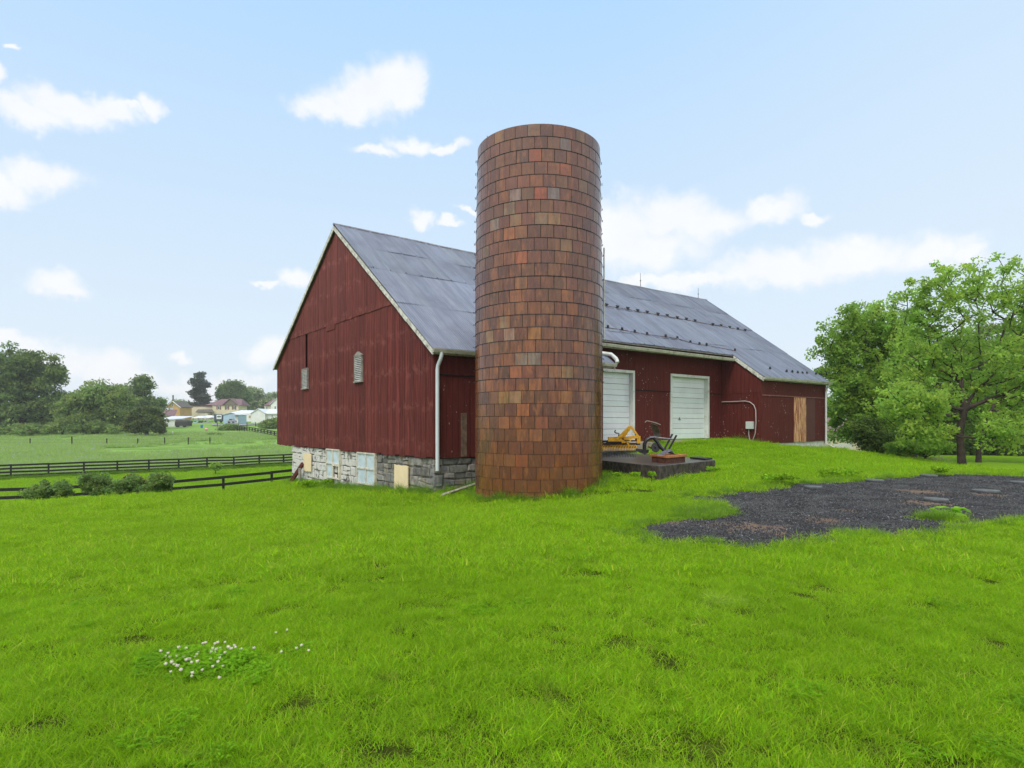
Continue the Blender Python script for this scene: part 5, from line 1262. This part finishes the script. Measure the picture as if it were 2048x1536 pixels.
for px, w, col, lab, h in ((391, 5.5, 'blue', 'light blue car under the left carport roof', 3.6), (400, 5, 'dark', 'dark car under the carport', 3.6), (411, 6, 'grey', 'grey pickup truck before the carport', 4.2), (379, 4.6, 'dark', 'dark car left of the carport', 3.6), (462, 7, 'grey', 'grey pickup truck parked beside the blue shed', 4.4)):
    Yc = Y if px != 462 else 196.; r = root_at('parked_car', lab, 'car', px, Yc); yb = 849.5 if px != 462 else 846.5
    def body(m):
        x0, x1 = hx(px - w, Yc), hx(px + w, Yc); zb = hz(yb, Yc) + .25; q = [(x0, zb), (x1, zb), (x1, zb + .65), (x1 - .5, zb + .72), (x0 + (x1 - x0) * .72, zb + .75), (x0 + (x1 - x0) * .62, zb + 1.2), (x0 + (x1 - x0) * .28, zb + 1.2), (x0 + (x1 - x0) * .14, zb + .72), (x0, zb + .62)]
        m.prism([(a, Yc, b_) for a, b_ in q], (0, 1.7, 0))
    part('body', HM[col], r, body)
    part('window', HM['glass'], r, lambda m: m.prism([(hx(px - w, Yc) + (hx(px + w, Yc) - hx(px - w, Yc)) * f_, Yc - .03, hz(yb, Yc) + .25 + z) for f_, z in ((.22, .78), (.68, .78), (.60, 1.13), (.30, 1.13))], (0, .02, 0)))
    for f_ in (.2, .8): part('wheel', M['iron'], r, lambda m: m.prism([(hx(px - w, Yc) + (hx(px + w, Yc) - hx(px - w, Yc)) * f_ + .33 * math.cos(k * .5236), Yc - .05, hz(yb, Yc) + .3 + .33 * math.sin(k * .5236)) for k in range(12)], (0, .25, 0)))
Y = 205.
r = root_at('box_trailer', 'dark blue box trailer with a white panel between the carport and blue shed', 'trailer', 437, Y)
part('body', HM['trail'], r, lambda m: hbox(m, 428, 446.5, 828, 842, Y, 3)); part('white_panel', HM['white'], r, lambda m: hbox(m, 433, 443, 829.5, 838, Y - .05, .04)); part('dark_panel', HM['trail'], r, lambda m: hbox(m, 434.5, 441.5, 832, 834.5, Y - .1, .04))
for xx in (432, 442): part('wheel', M['iron'], r, lambda m: m.prism([(hx(xx, Y) + .45 * math.cos(k * .5236), Y - .1, hz(843, Y) + .45 * math.sin(k * .5236)) for k in range(12)], (0, .25, 0)))
Y = 200.
r = root_at('shed', 'light blue shed with a white roof and a small white door canopy', 'shed', 465, Y)
part('wall', HM['blue'], r, lambda m: hbox(m, 446.8, 477, 830, 847, Y, 6, 1)); part('gable', HM['blue'], r, lambda m: gable_fill(m, 446.8, 477, 830, 826, Y)); part('roof', HM['roofw'], r, lambda m: gable_y(m, 446.8, 477, 830, 825.5, Y, 6, .3, .15)); part('door', HM['white'], r, lambda m: hbox(m, 471, 476, 833, 846, Y - .08, .06)); part('canopy', HM['roofw'], r, lambda m: hbox(m, 466, 484, 828.5, 830, Y - 1.2, 1.1)); wins(r, Y, [(458, 461, 838, 842)])
Y = 225.
r = root_at('garage', 'white garage with a broad pale roof behind the blue shed', 'garage', 488, Y)
part('wall', HM['white'], r, lambda m: hbox(m, 478, 502, 828, 845, Y, 8, 1)); part('roof', HM['roofw'], r, lambda m: m.prism([(hx(452, Y), Y, hz(828, Y)), (hx(503, Y), Y, hz(828, Y)), (hx(497, Y), Y + 5, hz(821, Y)), (hx(470, Y), Y + 5, hz(821, Y))], (0, 0, .2))); part('door', HM['orange'], r, lambda m: hbox(m, 497.5, 501, 831, 836, Y - .08, .06))
Y = 215.
r = root_at('garage', 'large white building with its gable end facing, left of the barn edge', 'garage', 525, Y)
part('wall', HM['white'], r, lambda m: hbox(m, 502.5, 530, 827, 846, Y, 9, 1)); part('gable', HM['white'], r, lambda m: gable_fill(m, 502.5, 530, 827, 818.5, Y)); part('roof', HM['roofw'], r, lambda m: gable_y(m, 502.5, 530, 827.5, 818, Y, 9, .3)); part('wing', HM['white'], r, lambda m: hbox(m, 530.3, 560, 828, 843, Y + 1, 7, 1)); part('wing_roof', HM['roofw'], r, lambda m: m.prism([(hx(529, Y), Y + .4, hz(828, Y)), (hx(562, Y), Y + .4, hz(828, Y)), (hx(560, Y), Y + 6, hz(818.5, Y)), (hx(524, Y), Y + 6, hz(818.5, Y))], (0, 0, .2))); wins(r, Y + 1, [(543, 546, 830, 835)])
Y = 265.
r = root_at('house', 'white house with a maroon roof partly hidden by the barn', 'house', 548, Y)
part('wall', HM['white'], r, lambda m: hbox(m, 541.5, 566, 810, 840, Y, 8, 1)); part('gable', HM['white'], r, lambda m: gable_fill(m, 541.5, 566, 810, 797, Y)); part('roof', HM['roofw'], r, lambda m: gable_y(m, 541.5, 566, 810, 796.5, Y, 4)); part('side_wall', HM['tan'], r, lambda m: hbox(m, 529, 541.3, 811, 840, Y + 1.5, 7, 1)); part('side_roof', HM['maroon'], r, lambda m: m.prism([(hx(527, Y), Y + 1, hz(811, Y)), (hx(543, Y), Y + 1, hz(811, Y)), (hx(552, Y), Y + 6, hz(798, Y)), (hx(535, Y), Y + 6, hz(798, Y))], (0, 0, .2)))
wins(r, Y, [(549, 552, 812, 818.5)], shut=None); wins(r, Y + 1.5, [(532.5, 535.5, 813, 819)])
Y = 60.   # cream house glimpsed through the leaves right of the barn
r = root_at('house', 'cream house glimpsed through the leaves just right of the barn', 'house', 1680, Y)
part('wall', HM['cream'], r, lambda m: hbox(m, 1662, 1722, 862, 896, Y, 7, 1)); part('roof', HM['maroon'], r, lambda m: gable_x(m, 1660, 1724, 862, 835, Y, 7)); wins(r, Y, [(1680, 1686, 870, 882)])
part('picket_railing', HM['white'], r, lambda m: [hbox(m, 1668 + i * 1.6, 1668.8 + i * 1.6, 886, 897, Y - 3, .05) for i in range(24)] and None)
# road strip, small items
mb = MB()
ro = [(424, 849.5), (450, 851.5), (480, 850), (521, 844.5), (521, 842), (480, 845), (450, 846), (424, 845)]
P = [at(x, y, 192 + (849 - y) * 1.5) for x, y in ro]
n = 4
for i in range(3):
    a, b_, c, d = P[i], P[i + 1], P[7 - i - 1], P[7 - i]
    q = [Vector((p.x, p.y, tz(p.x, p.y) + .25)) for p in (a, b_, c, d)]; mb.add(q, [(0, 1, 2, 3)])
tag(mb.build('gravel_road', simple('grey road gravel', (.28, .28, .30), .9, .1, .5)), kind='structure')
def small(name, lab, cat, px, py, Yg, prof, mt, group=None):
    X = hx(px, Yg); z = tz(X, Yg); m = MB(); m.lathe((X, Yg, z), prof, 16); tag(m.build(name, mt, None, origin=(X, Yg, z)), lab, cat, group)
small('plastic_barrel', 'bright blue plastic barrel on the grass before the carport', 'barrel', 403.5, 851, 175., [(.28, 0), (.32, .1), (.33, .5), (.32, .85), (.26, .95), (.1, .96)], smat('blue plastic', (.02, .16, .50)))
small('play_ball', 'small pink and white ball lying in the meadow', 'ball', 412.6, 861, 150., [(.05, 0), (.28, .08), (.4, .3), (.3, .55), (.05, .65)], smat('pink plastic', (.75, .35, .45)))
small('marker_stake', 'short white stake in the meadow right of the reddish shrub', 'stake', 345.6, 866, 125., [(.10, 0), (.10, .8), (.05, .85)], HM['white'])
for px in (434.6, 477, 494, 511):
    X = hx(px, 185); z = tz(X, 185); m = MB(); m.lathe((X, 185, z - .1), [(.12, 0), (.11, 1.4), (.05, 1.45)], 8); tag(m.build('road_post', M['bark'], None, origin=(X, 185, z)), {434.6: 'dark post before the box trailer', 477: 'dark post before the blue shed', 494: 'dark post before the white garage', 511: 'dark post before the large white building'}[px], 'post', 'dark posts along the town road')

# ================================================================ GRASS (stuff)
lib = bpy.data.collections
def blade_patch(name, n, rad, h0, h1, w, mt, seed, lean=.35, curl=.5, clump=0, seg=3):
    r = np.random.default_rng(seed); a = r.uniform(0, 2 * np.pi, n); q = rad * np.sqrt(r.uniform(0, 1, n)); x = q * np.cos(a); y = q * np.sin(a)
    if clump:
        cc = r.uniform(-rad * .8, rad * .8, (clump, 2)); k = r.integers(0, clump, n); x = cc[k, 0] + r.normal(0, rad * .1, n); y = cc[k, 1] + r.normal(0, rad * .1, n)
    h = r.uniform(h0, h1, n) ; th = r.uniform(0, 2 * np.pi, n); ln = r.uniform(.05, lean * 2, n); cu = r.uniform(0, curl * 2, n); ww = w * r.uniform(.6, 1.3, n)
    dx, dy = np.cos(th), np.sin(th); ph = r.uniform(0, 2 * np.pi, n); sx, sy = np.cos(ph), np.sin(ph)
    V = []; 
    for s in range(seg + 1):
        f = s / seg; off = h * (ln * f + cu * f * f); z = h * (f - .28 * cu * f * f * f); wd = ww * (1 - f) ** .7 if s < seg else 0 * ww
        cx_, cy_ = x + dx * off, y + dy * off
        if s < seg: V.append(np.stack([cx_ - sx * wd / 2, cy_ - sy * wd / 2, z], 1)); V.append(np.stack([cx_ + sx * wd / 2, cy_ + sy * wd / 2, z], 1))
        else: V.append(np.stack([cx_, cy_, z], 1))
    nv = 2 * seg + 1; V = np.stack(V, 1).reshape(-1, 3); base = np.arange(n) * nv; Fl = []
    k = r.uniform(.36, 1.38, n) ** 1.25 + .12; yl = r.uniform(-.25, .30, n); C = np.stack([k * (1 + yl), k, k * (1 - yl * .5)], 1)
    dead = r.uniform(0, 1, n) < .085; C[dead] = np.array([1.75, .95, 9.0]) * k[dead][:, None]
    Fs = []; Cs = []
    for s in range(seg - 1): Fs.append(np.stack([base + 2 * s, base + 2 * s + 1, base + 2 * s + 3, base + 2 * s + 2], 1)); Cs.append(C)
    t3 = np.stack([base + 2 * seg - 2, base + 2 * seg - 1, base + 2 * seg], 1)
    faces = [list(f) for F_ in Fs for f in F_] + [list(f) for f in t3]; cols = np.concatenate(Cs + [C])
    o = np_mesh(name, V, faces, mt, None, cols); COL.objects.unlink(o); return o
def leaf_patch(name, n, rad, h, size, mt, seed):
    r = random.Random(seed); m = MB()
    for i in range(n):
        a = r.uniform(0, 6.283); q = rad * math.sqrt(r.random()); c = Vector((q * math.cos(a), q * math.sin(a), r.uniform(.3, 1) * h)); k = r.uniform(.7, 1.35)
        for j in range(3):
            b = a + j * 2.094 + .3; d = Vector((math.cos(b), math.sin(b), r.uniform(-.2, .35))); s_ = Vector((-math.sin(b), math.cos(b), 0)); z = size * r.uniform(.8, 1.2)
            m.add([c, c + d * z * .6 + s_ * z * .42, c + d * z, c + d * z * .6 - s_ * z * .42], [(0, 1, 2, 3)], (k, k, k))
    o = m.build(name, mt); COL.objects.unlink(o); return o
def scatter(name, lab, cat, pts, rots, scl, sources, pick, mats_=None):
    n = len(pts); me = bpy.data.meshes.new(name); me.vertices.add(n); me.vertices.foreach_set('co', np.asarray(pts, np.float32).ravel())
    a = me.attributes.new('rotv', 'FLOAT_VECTOR', 'POINT'); a.data.foreach_set('vector', np.asarray(rots, np.float32).ravel())
    a = me.attributes.new('scl', 'FLOAT_VECTOR', 'POINT'); a.data.foreach_set('vector', np.asarray(scl, np.float32).ravel())
    a = me.attributes.new('pick', 'INT', 'POINT'); a.data.foreach_set('value', np.asarray(pick, np.int32))
    o = bpy.data.objects.new(name, me); COL.objects.link(o); tag(o, lab, cat, kind='stuff')
    c = bpy.data.collections.new(name + ' sources')
    for s_ in sources: c.objects.link(s_)
    g_ = bpy.data.node_groups.new(name + ' scatter', 'GeometryNodeTree')
    g_.interface.new_socket('Geometry', in_out='INPUT', socket_type='NodeSocketGeometry'); g_.interface.new_socket('Geometry', in_out='OUTPUT', socket_type='NodeSocketGeometry')
    N = g_.nodes; Lk = g_.links; gi = N.new('NodeGroupInput'); go = N.new('NodeGroupOutput'); ip = N.new('GeometryNodeInstanceOnPoints'); ci = N.new('GeometryNodeCollectionInfo')
    ci.inputs['Collection'].default_value = c; ci.inputs['Separate Children'].default_value = True; ci.inputs['Reset Children'].default_value = True
    Lk.new(gi.outputs[0], ip.inputs['Points']); Lk.new(ci.outputs[0], ip.inputs['Instance']); ip.inputs['Pick Instance'].default_value = True
    def na(nm, ty): q = N.new('GeometryNodeInputNamedAttribute'); q.data_type = ty; q.inputs[0].default_value = nm; return q.outputs[0]
    Lk.new(na('pick', 'INT'), ip.inputs['Instance Index'])
    e = N.new('FunctionNodeEulerToRotation'); Lk.new(na('rotv', 'FLOAT_VECTOR'), e.inputs[0]); Lk.new(e.outputs[0], ip.inputs['Rotation']); Lk.new(na('scl', 'FLOAT_VECTOR'), ip.inputs['Scale'])
    Lk.new(ip.outputs[0], go.inputs[0]); m = o.modifiers.new('scatter', 'NODES'); m.node_group = g_
    return o
BARNP = np.array([[p.x, p.y] for p in (B(-.0, -.0, 0), B(UL, 0, 0), B(UL, RV, 0), B(UR, RV, 0), B(UR, 0, 0), B(UE, 0, 0), B(UE, SWV, 0), B(0, SWV, 0))])
APR = np.array([[p.x, p.y] for p in (B(12.3, RV, 0), B(12.3, 1.2, 0), B(16.3, .9, 0), B(16.6, RV, 0))])
TUF = np.array([[p.x, p.y] for p in (on_ground(1835, 1044), on_ground(1870, 1030), on_ground(1925, 1034), on_ground(1925, 1047), on_ground(1860, 1049))])
def blocked(X, Y, gravel=True):
    r = inpoly(X, Y, BARNP) | inpoly(X, Y, np.array(PF)) | inpoly(X, Y, APR) | ((X - SC.x) ** 2 + (Y - SC.y) ** 2 < SR ** 2)
    if gravel:
        j = RNG.normal(0, .07, len(X)); j2 = RNG.normal(0, .07, len(X)); r |= inpoly(X + j, Y + j2, GR) & ~inpoly(X, Y, TUF)
    return r
def fade(t, a, b): return np.clip((t - a) / (b - a), 0, 1)
def wedge(dens, y0, y1, margin=2.5, k=.86, xlim=None):
    A_ = 2 * (k * y1 + margin) * (y1 - y0); n = int(A_ * dens); X = RNG.uniform(-(k * y1 + margin), k * y1 + margin, n); Y = RNG.uniform(y0, y1, n); ok = np.abs(X) < k * np.maximum(Y, 0) + margin
    return X[ok], Y[ok]
def lump(X, Y, s): return np.sin(X * s + 1.3 * np.sin(Y * s * .7)) * np.cos(Y * s * 1.1 + 1.1 * np.sin(X * s * .8))
S_lawn = [blade_patch('lawn_patch', 300, .17, .025, .062, .0040, M['blade'], i, .5, .6) for i in range(4)]
S_mid = [blade_patch('lawn_patch_mid', 260, .24, .03, .07, .007, M['blade'], 20 + i, .5, .6, seg=2) for i in range(3)]
S_tuft = [blade_patch('grass_tuft', 60, .06, .05, .12, .0042, M['blade'], 40 + i, .5, .9) for i in range(3)]
S_clov = [leaf_patch('clover_patch', 130, .16, .055, .016, M['clover'], 50 + i) for i in range(2)]
S_tall = [blade_patch('tall_tuft', 120, .11, .14, .34, .007, M['blade2'], 60 + i, .35, .7) for i in range(3)]
S_fld = [blade_patch('meadow_tuft', 130, .6, .18, .42, .030, M['fieldgrass'], 70 + i, .4, .6, seg=2) for i in range(3)]
S_dry = [blade_patch('dry_tuft', 90, .25, .4, .95, .012, M['drygrass'], 80 + i, .35, .8) for i in range(2)]
def put(name, lab, cat, X, Y, S, s0, s1, sink=.005, tilt=.12, zs=None, gravel=True, blk=True):
    if blk: k = ~blocked(X, Y, gravel); X, Y = X[k], Y[k]; zs = zs[k] if zs is not None else None
    n = len(X); Z = terr(X, Y) - sink; sc_ = RNG.uniform(s0, s1, n); R_ = np.stack([RNG.normal(0, tilt, n), RNG.normal(0, tilt, n), RNG.uniform(0, 6.283, n)], 1)
    z_s = sc_ * (zs if zs is not None else 1) * RNG.uniform(.75, 1.25, n)
    print(name, n)
    return scatter(name, lab, cat, np.stack([X, Y, Z], 1), R_, np.stack([sc_, sc_, z_s], 1), S, RNG.integers(0, len(S), n))
# near lawn
X, Y = wedge(80, -.4, 6.5, 4.2); zs = .9 + .22 * fade(lump(X, Y, 1.9) + .5 * lump(X, Y, 4.3), -.6, 1.4)
put('grass', 'mown bright green lawn in the foreground', 'grass', X, Y, S_lawn, .8, 1.25, zs=zs)
X, Y = wedge(40, 6.5, 14, 4.2); zs = .95 + .25 * fade(lump(X, Y, 1.3), -.6, 1.4)
put('grass', 'mown lawn reaching to the silo and the gravel', 'grass', X, Y, S_mid, 1.0, 1.4, zs=zs)
X, Y = wedge(9, 14, 36, 4.5); k = (Y < 30) | (X > -8); X, Y = X[k], Y[k]
put('grass', 'lawn around the barn and on the bank', 'grass', X, Y, S_mid, 1.5, 2.2)
n = 9000; Y = RNG.uniform(27, 66, n); X = -Y * RNG.uniform(.30, .95, n); k = (Y - .818 * X - 82.0) < 0; X, Y = X[k], Y[k]
put('grass', 'mown strip of bright grass between the two black fences', 'grass', X, Y, S_mid, 2.4, 3.6)
X, Y = wedge(5.0, .3, 9, 1.5); k = (lump(X, Y, 2.3) + RNG.normal(0, .5, len(X))) > .35; X, Y = X[k], Y[k]
put('grass', 'longer tufts standing in the near lawn', 'grass', X, Y, S_tuft, .7, 1.25)
X, Y = wedge(16, .3, 8, 1.5); k = (lump(X + 3, Y, 1.7) + .6 * lump(X, Y, 5.1) + RNG.normal(0, .7, len(X))) > 1.7; X, Y = X[k], Y[k]
g0_ = on_ground(425, 1330); Xc = RNG.normal(g0_.x, .22, 26); Yc = RNG.normal(g0_.y, .17, 26)
put('clover', 'low dark clover leaves scattered through the near lawn', 'ground cover', np.concatenate([X, Xc]), np.concatenate([Y, Yc]), S_clov, .7, 1.1, sink=-.012)
# long grass round the gravel rim, walls, crest
E = []
for i in range(len(GR)):
    a, b_ = GR[i], GR[(i + 1) % len(GR)]; L_ = np.hypot(*(b_ - a)); n = int(L_ * 11); t_ = RNG.uniform(0, 1, n); nr = np.array([b_[1] - a[1], a[0] - b_[0]]) / max(L_, 1e-6)
    o_ = np.abs(RNG.normal(0, .20, n)) - .02; E.append(a + (b_ - a) * t_[:, None] + nr * o_[:, None] * np.where(inpoly(np.array([(a[0] + b_[0]) / 2 + nr[0] * .05]), np.array([(a[1] + b_[1]) / 2 + nr[1] * .05]), GR)[0], -1, 1))
E = np.concatenate(E); far_ = E[:, 1] > 13
put('grass', 'ragged longer grass round the rim of the gravel', 'grass', E[~far_][:, 0], E[~far_][:, 1], S_tall, .30, .62, gravel=False)
put('grass', 'ragged weeds on the far rim of the gravel', 'grass', E[far_][:, 0], E[far_][:, 1], S_tall, .35, .7, gravel=False)
c_ = on_ground(1400, 1030); Xt = RNG.normal(c_.x, .28, 46); Yt = RNG.normal(c_.y, .30, 46)
c2 = on_ground(1875, 1042); Xt = np.concatenate([Xt, RNG.normal(c2.x, .16, 22)]); Yt = np.concatenate([Yt, RNG.normal(c2.y, .12, 22)])
c3 = on_ground(1440, 1212); 
put('grass', 'shaggy grass tufts growing over the gravel', 'grass', Xt, Yt, S_tall, .45, .8, gravel=False)
S_pale = [blade_patch('pale_tuft', 110, .09, .10, .20, .006, m_leaf('pale yellow grass', (.34, .52, .03), .45, world_var=False), 90, .6, 1.1)]
put('grass', 'pale yellow-green tuft in the middle right of the lawn', 'grass', RNG.normal(c3.x, .13, 12), RNG.normal(c3.y, .08, 12), S_pale, .45, .75, gravel=False)
def along(P0, P1, n, w, s): t_ = RNG.uniform(0, 1, n); d = (P1 - P0); nr = Vector((d.y, -d.x, 0)).normalized(); o_ = np.abs(RNG.normal(0, w, n)); return P0.x + d.x * t_ + nr.x * o_ * s, P0.y + d.y * t_ + nr.y * o_ * s
X, Y = along(B(UR, 0, 0), B(UE + 3, 0, 0), 60, .35, 1)
put('grass', 'short rough grass along the foot of the right wing', 'grass', X, Y, S_tall, .2, .45)
segs = [along(B(0, 0, 0), B(0, SWV, 0), 210, .25, -1), along(B(0, 0, 0), B(UL, 0, 0), 60, .25, 1), along(B(UE, 0, 0), B(UE + 3, 0, 0), 30, .3, 1), along(B(UR, 0, 0), B(UR, RV, 0), 20, .15, -1), along(Vector((PF[0][0], PF[0][1], 0)), Vector((PF[1][0], PF[1][1], 0)), 60, .12, 1), along(Vector((PF[3][0], PF[3][1], 0)), Vector((PF[0][0], PF[0][1], 0)), 60, .12, 1), along(B(UL, RV, 0), B(12.2, RV, 0), 40, .2, 1)]
th = RNG.uniform(-2.2, 2.2, 60); segs.append((SC.x + (SR + .06 + np.abs(RNG.normal(0, .08, 60))) * np.sin(th), SC.y - (SR + .06) * np.cos(th)))
ps = segs[4:6]; put('grass', 'grass along the foot of the platform', 'grass', np.concatenate([s[0] for s in ps]), np.concatenate([s[1] for s in ps]), S_tall, .25, .5)
segs = segs[:4] + segs[6:]
X = np.concatenate([s[0] for s in segs]); Y = np.concatenate([s[1] for s in segs])
put('grass', 'long grass and weeds growing along the barn, silo and platform', 'grass', X, Y, S_tall, .5, 1.2)
# crest of the bank with dry reeds, right
A1, A2 = on_ground(1745, 908), on_ground(1915, 934)
X, Y = along(Vector((A1.x, A1.y, 0)), Vector((A2.x, A2.y, 0)), 130, .5, -1)
put('grass', 'tall green grass on the crest of the bank', 'grass', X, Y + .4, S_tall, .9, 1.7)
X, Y = along(Vector((A1.x + .8, A1.y, 0)), Vector((A2.x, A2.y, 0)), 34, .4, -1)
put('dry_grass', 'pale dry seed grass on the crest of the bank before the walnut tree', 'grass', X, Y + .5, S_dry, .5, .85)
# fence strip, meadow
n = 900; t_ = RNG.uniform(-.2, 1.3, n); X = pA.x + 10.5 * 1.13 * t_ + RNG.normal(0, .3, n); Y = pA.y + 5.5 * 1.13 * t_ + RNG.normal(0, .3, n)
n2_ = 500; t2_ = RNG.uniform(-.1, 1.4, n2_); X = np.concatenate([X, -18.5 + 9.5 * t2_]); Y = np.concatenate([Y, 21.8 + 5.2 * t2_ + RNG.normal(0, .4, n2_)])
put('grass', 'rough grass below the near fence and on the lawn crest', 'grass', X, Y, S_tall, .3, .6)
n = 1200; t_ = RNG.uniform(-.4, 1.6, n); X = a_.x + 17 * t_ + RNG.normal(0, .4, n); Y = a_.y + 13.9 * t_ + RNG.normal(0, .4, n)
put('grass', 'uncut grass along the foot of the far plank fence', 'grass', X, Y, S_tall, 1.0, 2.0)
n = 15000; Y = 50 + 85 * RNG.uniform(0, 1, n) ** 1.0; X = -Y * RNG.uniform(.30, .95, n); k = (Y - .818 * X - 84.0) > 0; k &= (lump(X, Y, .09) + .6 * lump(X, Y, .31) + RNG.normal(0, .3, n)) > .1; X, Y = X[k], Y[k]
put('meadow_grass', 'uncut meadow grass beyond the far plank fence', 'grass', X, Y, S_fld, .9, 1.7, blk=False)
# loose gravel stones
mb = MB(); rr = random.Random(2)
me_src = []
for q in range(3):
    m = MB()
    for i in range(60):
        c = Vector((rr.uniform(-.2, .2), rr.uniform(-.2, .2), rr.uniform(0, .006))); s_ = rr.uniform(.005, .014); k = rr.choice((.5, .8, 1., 1.3, 2.4, 4.5) if rr.random() < .35 else (.5, .7, 1.)); 
        vs = [c + Vector((rr.uniform(.6, 1) * s_ * a, rr.uniform(.6, 1) * s_ * b, rr.uniform(.5, .9) * s_ * d)) for a, b, d in ((1,0,0),(-1,0,0),(0,1,0),(0,-1,0),(0,0,1),(0,0,-1))]
        m.add(vs, [(0,2,4),(2,1,4),(1,3,4),(3,0,4),(2,0,5),(1,2,5),(3,1,5),(0,3,5)], (k, k, k))
    o = m.build('stones', M['pebble']); COL.objects.unlink(o); me_src.append(o)
n = 2600; X = RNG.uniform(GR[:, 0].min(), GR[:, 0].max(), n); Y = GR[:, 1].min() + (GR[:, 1].max() - GR[:, 1].min()) * RNG.uniform(0, 1, n) ** 1.5; k = inpoly(X, Y, GR); X, Y = X[k], Y[k]
put('gravel_stones', 'loose dark and pale stones on the gravel', 'gravel', X, Y, me_src, .9, 1.6, sink=-.03, tilt=.02, gravel=False)
